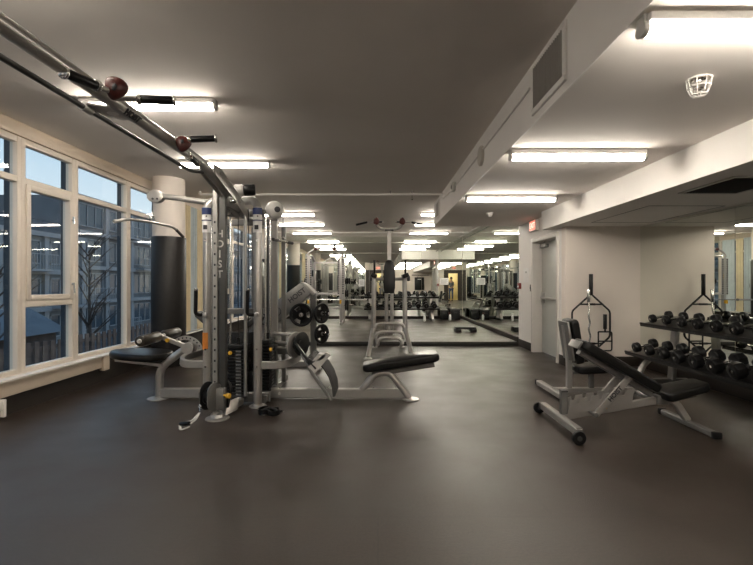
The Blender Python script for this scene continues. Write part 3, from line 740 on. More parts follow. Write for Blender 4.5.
# ---------------------------------------------------------------- the multi-station cable gym
def multi_gym():
    t = thing('multi_gym', 'large silver multi-station cable gym with weight stacks in mid floor', 'gym machine', (-1.5, 4.7, 0))
    B = lambda mb, n, m, **k: mb.build(n, M[m], t, **k)
    UL, UR, UY = -1.77, -1.245, 4.56
    foot = [(.085,0),(.09,.004),(.088,.012),(.06,.018),(.05,.03)]
    for x in (UL, UR):
        s = 1 if x < -1.5 else -1
        B(MB().tube([(x,UY,.015),(x,UY,2.14),(x+s*.20,UY+.16,2.16)], .043, seg=18, rad=.17), 'upright', 'silver')
        B(MB().lathe((x,UY,0),(0,0,1),foot,28), 'foot_plate', 'silver')
        pl = MB(); z0, z1 = 1.80, 2.06
        for k in range(7):
            pass
        arc = [R(200+140*k/10) for k in range(11)]
        def curved(za, zb, rr, m, name, par):
            q = MB(); o_ = [(x+rr*cos(a_), UY+rr*sin(a_)) for a_ in arc]; i_ = [(x+(rr-.004)*cos(a_), UY+(rr-.004)*sin(a_)) for a_ in reversed(arc)]
            q.prism([(p[0],p[1],za) for p in o_+i_], (0,0,zb-za)); return q.build(name, M[m], par, ang=60)
        po = curved(1.80, 2.06, .050, 'paper', 'instruction_placard', t)
        curved(1.985, 2.055, .0535, 'blue', 'placard_header', po); curved(1.92, 1.93, .0535, 'blue', 'placard_stripe', po)
        q = MB(); q.bb(x-.02, x+.02, UY-.0565, UY-.052, 1.83, 1.875); q.ell((x+.012,UY-.054,1.965),(.008,.004,.008)); q.build('placard_icon', M['ink'], po)
        for zb in (.35, .55, .98, 1.5):
            pass
        for zb in (.42, .60, .98, 1.72): B(MB().cyl((x,UY-.040,zb),(x,UY-.054,zb),.011,seg=8), 'bolt_head', 'chrome')
    st = MB(); arc = [R(200+100*k/8) for k in range(9)]
    o_ = [(UL+.047*cos(a_), UY+.047*sin(a_)) for a_ in arc]; i_ = [(UL+.043*cos(a_), UY+.043*sin(a_)) for a_ in reversed(arc)]
    st.prism([(p[0],p[1],.60) for p in o_+i_], (0,0,.17)); B(st, 'warning_sticker', 'orange', ang=60)
    # front cable column
    CX, CY = -1.5, 4.15
    B(MB().bar([(CX-.03,CY,.02),(CX-.03,CY,2.16)], .045, .05, up=(0,1,0)), 'cable_column', 'silver')
    cc = B(MB().bar([(CX+.033,CY+.02,.10),(CX+.033,CY+.02,2.10)], .065, .06, up=(0,1,0)), 'cable_track', 'gun')
    hl = MB()
    for k in range(16): hl.bb(CX-.038, CX-.022, CY-.0275, CY-.024, .34+.1*k, .36+.1*k)
    B(hl, 'track_holes', 'ink')
    MB().text('H\nO\nI\nS\nT', .095, basis((CX+.012, CY-.0125, 1.55), (1,0,0), (0,0,1)), .0008, bold=.002).build('track_lettering', M['lightgrey'], cc)
    B(MB().lathe((CX-.01,CY-.01,0),(0,0,1),[(.105,0),(.11,.004),(.108,.014),(.07,.024),(.06,.05)],28), 'foot_plate', 'silver')
    # low pulley housing
    ax = V((.9,-.43,0)).normalized(); c = V((-1.545, 4.09, .225))
    pu = MB(); prof = lambda q, r: q
    def kidney(c, r, L): return [c + V((0,0,1))*(L*(1 if sin(a_) > 0 else -1)) + (ax.cross(V((0,0,1)))*cos(a_) + V((0,0,1))*sin(a_))*r for a_ in [2*pi*k/28 for k in range(28)]]
    for off, m in ((.03,'silver2'),(-.06,'iron')):
        MB().prism(kidney(c+ax*off, .088, .045), ax*.010, bev=.002).build('pulley_cheek', M[m], t)
    MB().lathe(c-ax*.045, ax, [(.075,0),(.075,.01),(.06,.02),(.06,.05),(.075,.06),(.075,.07)], 28).build('pulley_wheel', M['rubber'], t)
    tr = MB(); tr.box((CX+.005,CY-.035,.20),(.13,.06,.20),bev=.012); tr.box((CX+.055,CY-.03,.27),(.05,.05,.06),bev=.01); B(tr, 'trolley', 'silver2')
    for z, xx in ((.235, CX+.075), ):
        k = MB(); k.cyl((xx-.02,CY-.05,z),(xx+.035,CY-.075,z),.010); k.cyl((xx+.02,CY-.068,z),(xx+.055,CY-.085,z),.024,bev=.006); B(k,'adjuster_knob','yellow')
    cv = MB(); cv.tube([(CX+.07,CY+.03,.10),(CX+.10,CY+.05,.30),(CX+.04,CY+.05,.36),(CX-.06,CY+.04,.36)], .016, rad=.06); B(cv, 'cable_guard', 'iron')
    B(MB().bar([(CX,CY,.045),(CX+.06,4.62,.045)], .07, .07, bev=.01), 'front_rail', 'silver')
    B(MB().prism([(CX+.06,CY-.03,.04),(CX+.13,CY+.10,.06),(CX+.12,CY+.16,.16),(CX+.03,CY+.05,.14)], (.02,.0,0), bev=.004), 'gusset', 'silver')
    # base rails
    B(MB().bar([(-1.90,4.70,.07),(-1.15,4.70,.07)], .08, .10, bev=.01), 'base_rail', 'silver2')
    B(MB().bar([(-2.44,4.87,.066),(-1.83,4.87,.066)], .07, .105, bev=.012), 'base_rail', 'silver')
    B(MB().bar([(-1.20,4.87,.066),(.30,4.85,.066)], .07, .105, bev=.012), 'base_rail', 'silver')
    B(MB().bar([(-1.84,4.62,.06),(-1.84,5.72,.06)], .06, .08, bev=.01), 'base_rail', 'silver2')
    B(MB().bar([(-1.20,4.62,.06),(-1.20,5.72,.06)], .06, .08, bev=.01), 'base_rail', 'silver2')
    for x in (-1.08, -.55, -.05):
        B(MB().cyl((x,4.86,.115),(x,4.86,.128),.014,seg=8), 'bolt_head', 'chrome'); B(MB().cyl((x,4.832,.07),(x,4.82,.07),.013,seg=8), 'bolt_head', 'chrome')
    # rear uprights
    for x, y, top in ((-1.20,5.12,2.0),(-1.86,5.16,2.0)):
        B(MB().bar([(x,y,.1),(x,y,top)], .065, .065, up=(0,1,0)), 'upright', 'silver')
    B(MB().bar([(-1.13,5.28,.1),(-1.13,5.28,1.96)], .05, .05, up=(0,1,0)), 'upright', 'silver2')
    for x in (-1.60,-1.40): B(MB().tube([(x,5.70,.05),(x,5.70,2.0)], .04), 'upright', 'silver2')
    # top framework
    B(MB().bar([(-1.80,4.72,2.03),(-1.22,4.72,2.03)], .07, .075), 'top_rail', 'silver2')
    B(MB().bar([(-1.50,4.22,2.07),(-1.50,5.75,2.03)], .07, .08), 'top_rail', 'silver2')
    B(MB().bar([(-1.86,5.16,1.99),(-1.17,5.14,1.99)], .06, .07), 'top_rail', 'silver2')
    tp = MB(); tp.box((-1.58,4.55,2.06),(.10,.14,.14),bev=.03); B(tp, 'top_bracket', 'lightgrey')
    # padded top roller
    B(MB().cyl((-1.45,4.44,2.215),(-1.365,4.46,2.22),.058,bev=.01), 'roller_collar', 'lightgrey')
    B(MB().cyl((-1.365,4.46,2.22),(-1.25,4.49,2.232),.056,bev=.014), 'top_roller', 'rubber')
    # weight stacks with separate plates
    def stack(x0, x1, y0, y1, n, z0, th, pin, face):
        top = MB(); zt = z0+n*th
        top.bb(x0+.004,x1-.004,y0+.004,y1-.004,zt+.002,zt+.05,bev=.008)
        top.cyl(((x0+x1)/2,(y0+y1)/2,zt+.05),((x0+x1)/2,(y0+y1)/2,zt+.12),.018)
        so = top.build('weight_stack', M['iron'], t)
        for k in range(n):
            p = MB(); z = z0+k*th; p.bb(x0,x1,y0,y1,z,z+th-.004,bev=.006,m=M['rubber'])
            if face == 'y':
                p.bb((x0+x1)/2-.004,(x0+x1)/2+.055,y0-.004,y0,z+.007,z+th-.012,m=M['chrome'])
            else:
                p.bb(x1,x1+.003,(y0+y1)/2-.05,(y0+y1)/2+.04,z+.008,z+th-.012,m=M['silver2'])
            p.build('stack_plate', None, so)
        g = MB(); 
        if face == 'y': pr = [((x0+x1)/2-.085,(y0+y1)/2),((x0+x1)/2+.085,(y0+y1)/2)]
        else: pr = [((x0+x1)/2,y0+.05),((x0+x1)/2,y1-.05)]
        for px, py in pr: g.tube([(px,py,.05),(px,py,2.0)], .0115, 10)
        g.build('guide_rods', M['chrome'], so)
        MB().tube([((x0+x1)/2,(y0+y1)/2,zt+.1),((x0+x1)/2,(y0+y1)/2,2.0)], .005, 8).build('stack_cable', M['iron'], so)
        k = MB(); px, py, pz = pin; d = V((0,-1,0)) if face == 'y' else V((1,0,0))
        k.cyl(V(pin), V(pin)+d*.03, .007); k.cyl(V(pin)+d*.02, V(pin)+d*.05, .021, bev=.006); k.build('selector_pin', M['yellow'], so)
    stack(-1.62,-1.385,4.66,4.80,15,.05,.035,(-1.555,4.66,.545),'y')
    stack(-1.285,-1.175,4.76,5.06,16,.05,.035,(-1.20,4.78,.56),'x')
    stack(-1.88,-1.79,4.80,5.08,16,.05,.035,(-1.79,4.9,.5),'x')
    sh = MB(); sh.bb(-1.66,-1.345,4.84,4.86,.06,.74,bev=.006); sh.bb(-1.385,-1.325,4.70,4.84,.06,.34,bev=.006); B(sh, 'stack_shroud', 'iron')
    ca = MB()
    for x, y in ((-1.545,4.30),(-1.36,4.62),(-1.50,4.95),(-1.28,4.66)): ca.tube([(x,y,.12),(x,y,2.05)], .0045, 6)
    B(ca, 'cables', 'iron')
    B(MB().tube([(-1.385,4.60,.1),(-1.385,4.60,2.02)], .018, 12), 'guide_tube', 'silver')
    B(MB().tube([(-1.665,4.45,.1),(-1.665,4.45,2.02)], .014, 12), 'guide_tube', 'silver2')
    # press handles
    for x, s in ((UL,-1),(UR,-1)):
        h = B(MB().tube([(x-.01,UY-.05,.955),(x+s*.085,UY-.09,.955),(x+s*.075,UY-.10,1.20)], .019, rad=.06), 'press_handle', 'rubber')
        MB().cyl((x+s*.075,UY-.10,1.20),(x+s*.074,UY-.10,1.225),.020,bev=.004).build('handle_cap', M['chrome'], h)
        MB().cyl((x+.0,UY-.035,.955),(x-.0,UY-.075,.955),.026,bev=.004).build('handle_collar', M['silver'], h)
    B(MB().bar([(-1.80,4.70,.98),(-1.22,4.70,.98)], .05, .06), 'cross_member', 'silver2')
    # back pad and slanted pads of the far station
    mx = basis((-1.475,5.36,1.245),(0,1,0),(0,0,1))
    ol = [(.13*(1-.35*max(0,s/.30))*c_, s) for c_, s in [(1,-.26),(1,-.05),(1,.1),(1,.24),(.8,.29),(0,.31),(-.8,.29),(-1,.24),(-1,.1),(-1,-.05),(-1,-.26),(-.85,-.30),(0,-.31),(.85,-.30)]]
    B(MB().cushion(ol,.075,mx,r=.02), 'back_pad', 'black')
    B(MB().bar([(-1.50,5.36,1.05),(-1.50,5.70,1.05)], .05, .05), 'pad_arm', 'silver2')
    for x, y, z, e in ((-1.93,4.86,.86,-1),(-1.40,5.05,.83,1)):
        mx = basis((x,y,z),(.1,-1,0),(.75*-e if e<0 else .75,0,-.65 if e < 0 else .55))
        B(MB().cushion(rrect(.20,.22,.05),.06,mx,r=.018), 'arm_pad', 'pewter')
    # lat pulldown arm towards the windows
    B(MB().tube([(-1.50,4.75,2.10),(-1.88,4.83,2.165),(-2.40,4.86,2.245)], .031, seg=16), 'lat_arm', 'silver')
    for y in (4.825, 4.885):
        pts = [(-2.45+.085*cos(a_)*1.05, y, 2.235+.072*sin(a_)) for a_ in [2*pi*k/20 for k in range(20)]]
        B(MB().prism(pts, (0,.008,0), bev=.002), 'pulley_cheek', 'silver')
    B(MB().cyl((-2.45,4.833,2.235),(-2.45,4.885,2.235),.058), 'pulley_wheel', 'rubber')
    for dx, dz in ((-.02,-.03),(.03,-.03)): B(MB().cyl((-2.45+dx,4.818,2.235+dz),(-2.45+dx,4.826,2.235+dz),.012,seg=8), 'bolt_head', 'ink')
    B(MB().tube([(-2.49,4.86,2.20),(-2.495,4.86,2.067)], .006, 8), 'lat_cable', 'iron')
    # small pulley arm on the mirror side
    B(MB().tube([(-1.45,4.95,2.08),(-1.20,5.06,2.10)], .03), 'lat_arm', 'silver2')
    B(MB().ell((-1.175,5.00,2.11),(.115,.07,.10), rot=Euler((0,R(30),R(-20)))), 'pulley_cover', 'lightgrey')
    B(MB().cyl((-1.13,4.945,2.105),(-1.125,4.915,2.105),.033,bev=.004), 'pulley_hub', 'ink')
    B(MB().tube([(-1.10,5.1,2.04),(-1.10,5.1,1.825)], .0045, 6), 'lat_cable', 'iron')
    # leg curl station on the window side
    B(MB().tube([(-2.42,4.87,.02),(-2.42,4.87,.34),(-2.07,4.87,.60)], .042, seg=16, rad=.12), 'leg_post', 'silver')
    B(MB().lathe((-2.43,4.87,0),(0,0,1),[(.11,0),(.115,.004),(.113,.012),(.06,.02),(.05,.03)],28), 'foot_plate', 'silver')
    n = 28; ol = []
    for k in range(n):
        a_ = 2*pi*k/n; ol.append((.33*cos(a_)*abs(cos(a_))**-.25 if abs(cos(a_))>1e-3 else 0, (.25+.05*cos(a_))*sin(a_)))
    mx = basis((-2.65,4.92,.445),(1,0,-.06),(0,1,0))
    B(MB().cushion(ol,.075,mx,r=.028), 'seat_pad', 'black')
    B(MB().bar([(-2.90,4.90,.43),(-2.36,4.87,.375)], .10, .035), 'seat_frame', 'silver')
    for y in (4.80, 4.93): B(MB().lathe((-2.085,y,.565),(0,1,0),[(.062,0),(.065,.003),(.065,.012),(.062,.015)],24), 'pivot_disc', 'silver')
    ar = MB(); po = [(-2.12+.20*cos(R(a_)),4.845,.50+.20*sin(R(a_))) for a_ in range(20,131,10)]; pi_ = [(-2.12+.155*cos(R(a_)),4.845,.50+.155*sin(R(a_))) for a_ in range(130,19,-10)]
    ar.prism(po+pi_, (0,.01,0)); B(ar, 'range_arc', 'silver')
    ho = MB()
    for a_ in range(30,130,14): ho.cyl((-2.12+.178*cos(R(a_)),4.843,.50+.178*sin(R(a_))),(-2.12+.178*cos(R(a_)),4.841,.50+.178*sin(R(a_))),.009,seg=10)
    B(ho, 'arc_holes', 'ink')
    B(MB().bar([(-2.08,4.85,.57),(-2.39,4.83,.695)], .04, .05), 'roller_arm', 'silver')
    B(MB().tube([(-2.385,4.38,.698),(-2.385,5.27,.70)], .014), 'roller_axle', 'chrome')
    for y0, y1 in ((4.40,4.78),(4.90,5.24)):
        ro = B(MB().cyl((-2.385,y0,.698),(-2.385,y1,.70),.056,bev=.016,seg=24), 'foam_roller', 'foam')
        MB().cyl((-2.385,y0+.002,.698),(-2.385,y0-.012,.698),.024,bev=.004).build('roller_cap', M['lightgrey'], ro)
    k = MB(); k.cyl((-2.30,4.79,.655),(-2.30,4.835,.655),.022,bev=.006); B(k,'adjuster_knob','yellow')
    B(MB().bar([(UL-.02,UY,.44),(-2.03,UY,.44),(-2.12,4.76,.47),(-2.02,5.1,.49),(-1.86,5.14,.49)], .045, .075, rad=.12), 'side_loop', 'silver')
    # leg press station on the mirror side
    B(MB().bar([(UR+.03,UY,.43),(-.98,UY,.43),(-.86,4.72,.47),(-.92,5.08,.50),(-1.20,5.12,.50)], .045, .08, rad=.14), 'side_loop', 'silver')
    for z in (.60, .70): B(MB().tube([(-1.20,5.08,z),(-.80,4.98,z-.02)], .022), 'linkage', 'silver')
    c = V((-.872,4.60,.633)); ax = V((.88,-.475,0)).normalized()
    B(MB().lathe(c, ax, [(.13,0),(.137,.003),(.137,.011),(.13,.014)], 36), 'pivot_disc', 'silver')
    B(MB().lathe(c+ax*.075+V((0,.05,.01)), ax, [(.12,0),(.125,.003),(.125,.012),(.12,.015)], 36), 'pivot_disc', 'iron')
    B(MB().lathe(c+ax*.01, ax, [(.05,0),(.05,.08)], 24), 'pivot_axle', 'iron')
    # curved ribbed foot plate
    pts = [(-.70,.545),(-.62,.50),(-.54,.425),(-.485,.335),(-.45,.23),(-.44,.13)]
    def arcpts(off):
        o_ = []
        for i, p in enumerate(pts):
            a_, b_ = pts[max(i-1,0)], pts[min(i+1,len(pts)-1)]; d = V((b_[0]-a_[0], b_[1]-a_[1])).normalized(); o_.append((p[0]-d.y*off*-1*-1, p[1]+d.x*off))
        return o_
    outer, inner = arcpts(.0), arcpts(-.018)
    fp = MB(); fp.prism([(x,4.44,z) for x, z in outer] + [(x,4.44,z) for x, z in reversed(inner)], (0,.40,0), bev=.003); fo = B(fp, 'foot_platform', 'pewter')
    rb = MB()
    for y in [4.46+.033*k for k in range(12)]:
        rb.tube([(x+.003,y,z+.003) for x, z in outer], .0055, 6)
    rb.build('platform_ribs', M['pewter'], fo)
    B(MB().bar([(-.78,4.50,.56),(-.66,4.46,.36),(-.47,4.45,.10)], .03, .055, up=(0,1,0)), 'platform_arm', 'silver2')
    B(MB().bar([(-.84,4.50,.66),(-.74,4.43,.55),(-.62,4.42,.42)], .022, .05, up=(0,1,0)), 'platform_arm', 'iron')
    br = MB(); br.prism([(-.70,4.40,.44),(-.52,4.40,.585),(-.47,4.40,.56),(-.63,4.40,.38)], (0,.012,0)); br.prism([(-.66,4.40,.50),(-.60,4.40,.57),(-.52,4.40,.56),(-.56,4.40,.51)],(0,.11,0)); B(br, 'platform_bracket', 'lightgrey')
    # leg press seat
    B(MB().tube([(-.18,4.85,.10),(-.03,4.85,.285),(.13,4.85,.30),(.34,4.83,.02)], .038, seg=16, rad=.10), 'seat_leg', 'silver')
    B(MB().lathe((.36,4.83,0),(0,0,1),[(.085,0),(.09,.004),(.088,.012),(.05,.02)],28), 'foot_plate', 'silver')
    B(MB().bar([(-.06,4.85,.275),(.62,4.85,.385)], .06, .05), 'seat_frame', 'silver2')
    A, Bp = V((-.16,4.85,.31)), V((.67,4.85,.445)); axx = (Bp-A).normalized(); L = (Bp-A).length
    ol = rrect(L,.34,.07); ol = [(x, y*(1-.22*max(0,-x/(L/2)))) for x, y in ol]
    B(MB().cushion(ol,.085,basis((A+Bp)/2,axx,(0,1,0)),r=.03), 'seat_pad', 'black')
    return t
multi_gym()

# overhead boom with climbing grips
def boom():
    t = thing('pull_up_boom', 'long overhead tube with grips running from the gym towards the camera', 'pull-up bar', (-1.42, 2.0, 2.25))
    MB().tube([(-1.42,-.9,.02),(-1.42,-.9,2.05),(-1.42,-.7,2.25),(-1.42,3.55,2.25),(-1.43,4.16,2.13)], .037, seg=20, rad=.2).build('main_tube', M['silver'], t)
    MB().lathe((-1.42,-.9,0),(0,0,1),[(.12,0),(.12,.01),(.06,.02)],24).build('foot_plate', M['silver'], t)
    MB().tube([(-1.545,-.7,2.2),(-1.545,3.62,2.2),(-1.47,3.70,2.21)], .014, rad=.04).build('side_rod', M['gun'], t)
    for y in (2.40, .2):
        p = MB(); pr = [(-1.56,y-.05),(-1.545,y-.10),(-1.50,y-.07),(-1.40,y-.02),(-1.40,y+.12),(-1.47,y+.15),(-1.53,y+.08)]
        p.prism([(a,b,2.215) for a, b in pr], (0,0,.012), bev=.002); po = p.build('rod_bracket', M['lightgrey'], t)
        MB().cyl((-1.47,y+.04,2.2145),(-1.47,y+.04,2.228),.03).build('bracket_hole', M['paper'], po)
        MB().cyl((-1.545,y-.10,2.2),(-1.545,y-.03,2.2),.022,bev=.004).build('rod_collar', M['silver'], po)
    # end shroud plates where the boom meets the gym
    for x in (-1.49, -1.375):
        pr = [(3.66,2.27),(3.70,2.19),(3.95,2.13),(4.25,2.06),(4.60,1.96),(4.70,1.97),(4.66,2.04),(4.40,2.13),(4.05,2.22),(3.8,2.28)]
        MB().prism([(x,a,b) for a, b in pr], (.010,0,0), bev=.002).build('end_shroud', M['silver'], t)
    for a, b in ((3.80,2.225),(4.05,2.17),(4.35,2.085)): MB().cyl((-1.5,a,b),(-1.36,a,b),.014,seg=10).build('bolt', M['chrome'], t)
    # lettering on the tube
    MB().text('HOIST', .05, basis((-1.3935, 2.50, 2.2235), (0,1,0), (.7,0,.7)), .0025, bold=.0025).build('tube_lettering', M['ink'], t)
    def rock(c, rot):
        mb = MB(); b = bmesh.new(); bmesh.ops.create_icosphere(b, subdivisions=3, radius=1)
        for v in b.verts:
            p = v.co; k = 1 + .05*sin(p.x*2+1)
            v.co = V((p.x*.050*k*(1+.35*p.z), p.y*.036*k, p.z*.056*k))
        mb._join(b, Matrix.Translation(c) @ rot.to_matrix().to_4x4()); o = mb.build('climbing_hold', M['red'], t, ang=80)
        f = V((0,-.043,0)); f.rotate(rot)
        q = MB(); q.ell(V(c)+f, (.011,.008,.018), 10, 6, rot=rot); q.build('hold_socket', M['ink'], o)
    def grip(p, q):
        p, q = V(p), V(q); d = (q-p).normalized(); L = (q-p).length
        MB().tube([p, p+d*(L-.14)], .014).build('grip_stem', M['silver'], t)
        g = MB().cyl(p+d*(L-.155), p+d*L, .0225, bev=.004).build('hand_grip', M['rubber'], t)
        MB().cyl(p+d*(L-.175), p+d*(L-.155), .029, bev=.004).build('grip_collar', M['chrome'], g); MB().cyl(q, q+d*.016, .030, bev=.006).build('end_cap', M['chrome'], g)
    # first station
    rock((-1.325,2.22,2.255), Euler((.2,.3,.5))); grip((-1.41,2.30,2.245),(-1.12,2.40,2.27)); grip((-1.335,2.24,2.24),(-1.40,1.97,2.215))
    # second station
    rock((-1.34,3.02,2.23), Euler((-.2,.2,.3))); grip((-1.41,3.0,2.25),(-1.14,3.07,2.285)); grip((-1.385,3.10,2.212),(-1.40,3.40,2.208))
    # station nearer the camera end, outside the picture
    rock((-1.325,.6,2.255), Euler((.2,.3,.5))); grip((-1.41,.64,2.245),(-1.12,.72,2.27))
boom()

# lat bar hanging on the window-side arm
t = thing('lat_bar', 'bent silver lat pulldown bar hanging from the window-side arm', 'pulldown bar', (-2.495,4.86,1.96))
d = V((.25,.95,0)).normalized(); c = V((-2.495,4.86,1.94))
MB().tube([c-d*.50+V((0,0,-.05)), c-d*.34+V((0,0,.0)), c+V((0,0,.012)), c+d*.34, c+d*.50+V((0,0,-.10))], .0145, rad=.06).build('bar', M['silver'], t)
for s, z in ((-1,-.05),(1,-.10)):
    a, b = c+d*.38*s+V((0,0,z*.25)), c+d*.505*s+V((0,0,z))
    MB().tube([a,b], .0175).build('hand_grip', M['lightgrey'] if s < 0 else M['gun'], t)
mb = MB(); mb.ring(c+V((0,0,.055)),d,.028,.006); mb.tube([c+V((0,0,.08)),c+V((0,0,.115))], .008); mb.build('hook', M['chrome'], t)
# short bar hanging on the other arm
t = thing('cable_bar', 'short pulldown bar hanging from the gym arm on the mirror side', 'pulldown bar', (-1.10,5.1,1.77))
c = V((-1.10,5.1,1.765)); d = V((.25,1,0)).normalized()
MB().tube([c-d*.24, c+d*.24], .014).build('bar', M['chrome'], t)
for s in (-1,1): MB().cyl(c+d*.12*s, c+d*.25*s, .018, bev=.003).build('hand_grip', M['pewter'], t)
mb = MB(); mb.ring(c+V((0,0,.03)),d,.02,.005); mb.build('hook', M['chrome'], t)

# strap handle at the low pulley, lying on the floor
t = thing('cable_stirrup', 'strap stirrup with black grip on the floor at the low pulley', 'cable handle', (-1.66,3.86,.0))
MB().cyl((-1.735,3.86,.042),(-1.645,3.84,.055),.018,bev=.003).build('hand_grip', M['rubber'], t)
mb = MB(); mb.bar([(-1.735,3.855,.035),(-1.70,3.78,.012),(-1.64,3.83,.03)], .022, .004, rad=.03); mb.bar([(-1.735,3.865,.05),(-1.66,3.93,.05),(-1.625,4.0,.10)], .022, .004, rad=.03); mb.bar([(-1.64,3.84,.05),(-1.625,3.92,.06),(-1.622,4.0,.10)], .022, .004, rad=.03)
mb.build('strap', M['lightgrey'], t)
mb = MB(); mb.ring((-1.622,4.005,.115),(1,.3,0),.018,.004,16,6); mb.tube([(-1.622,4.01,.13),(-1.63,4.03,.15)], .007); mb.ell((-1.632,4.035,.155),(.014,.014,.014)); mb.build('carabiner', M['chrome'], t)
# ankle straps dropped beside the right-hand upright
t = thing('ankle_strap', 'tangle of black cuff straps dropped on the floor beside the gym', 'ankle strap', (-1.06,4.30,0))
for k, (dx, dy, a) in enumerate(((-.06,.02,.3),(.05,-.02,1.0))):
    mb = MB(); pts = []
    for j in range(13):
        q = 2*pi*.85*j/12 + a; pts.append((-1.06+dx+.055*cos(q), 4.30+dy+.075*sin(q), .028))
    mb.bar(pts, .006, .048, up=(0,0,1)); mb.build('cuff', M['rubber'], t)
mb = MB(); mb.tube([(-1.16,4.27,.03),(-1.05,4.33,.06),(-.97,4.27,.03),(-.95,4.33,.02)], .013, rad=.05); mb.tube([(-1.12,4.36,.02),(-1.05,4.24,.05),(-1.0,4.22,.015)], .012, rad=.05); mb.build('strap', M['iron'], t)
mb = MB(); mb.ring((-1.10,4.24,.012),(0,0,1),.022,.004,16,6); mb.ring((-.955,4.34,.012),(0,0,1),.022,.004,16,6); mb.build('buckle', M['chrome'], t)

# ---------------------------------------------------------------- plate loaded press behind the gym
def press():
    t = thing('plate_loaded_press', 'silver machine with slanted lettered shroud and weight plates behind the cable gym', 'gym machine', (-1.3,6.7,0))
    sh = MB(); sh.prism([(-1.72,6.52,.70),(-1.56,6.52,.985),(-1.14,6.52,1.295),(-.955,6.52,1.16),(-1.44,6.52,.72),(-1.62,6.52,.60)], (0,.26,0), bev=.012); so = sh.build('shroud', M['silver2'], t)
    MB().text('HOIST', .105, basis((-1.20,6.516,1.10),(.42,0,.315),(-.315,0,.42)), .001, bold=.002).build('shroud_lettering', M['ink'], so)
    MB().ring((-1.50,6.517,.86),(0,1,0),.06,.006,28,6).build('shroud_emblem', M['ink'], so)
    MB().prism([(-1.13,6.50,1.30),(-1.06,6.50,1.26),(-.93,6.50,1.14),(-.97,6.50,1.10)], (0,.30,0), bev=.008).build('shroud_cap', M['silver'], t)
    MB().bar([(-.98,6.68,.03),(-.98,6.68,1.14)], .085, .085, up=(0,1,0), bev=.012).build('plate_post', M['silver2'], t)
    MB().bar([(-1.75,6.75,.05),(-.85,6.75,.05)], .07, .08).build('base_rail', M['silver'], t)
    MB().bar([(-.88,6.45,.04),(-.88,7.05,.04)], .07, .07).build('base_foot', M['silver'], t)
    MB().bar([(-1.74,6.4,.04),(-1.74,7.1,.04)], .07, .07).build('base_foot', M['silver'], t)
    MB().bar([(-1.70,6.75,.08),(-1.62,6.66,.66)], .08, .08, up=(0,1,0)).build('upright', M['silver'], t)
    for i, (p, q) in enumerate((((-1.12,6.62,.82),(-1.12,6.34,.82)),((-.95,6.6625,.83),(-.72,6.49,.83)),((-.95,6.6625,.525),(-.72,6.49,.525)))):
        MB().cyl(p, q, .016).build('plate_peg', M['chrome'], t)
    MB().bar([(-1.12,6.64,.82),(-.98,6.64,.82)], .05, .05).build('peg_bracket', M['silver2'], t)
    weight_plate((-1.12,6.42,.82),(0,-1,0),.172,.035,'black slotted weight plate facing out on the front peg of the slanted machine','plates on the slanted machine')
    weight_plate((-.84,6.58,.83),(1,-.75,0),.152,.035,'black slotted plate on the upper side peg of the slanted machine','plates on the slanted machine')
    weight_plate((-.84,6.58,.525),(1,-.75,0),.148,.035,'black slotted plate on the lower side peg of the slanted machine','plates on the slanted machine')
press()

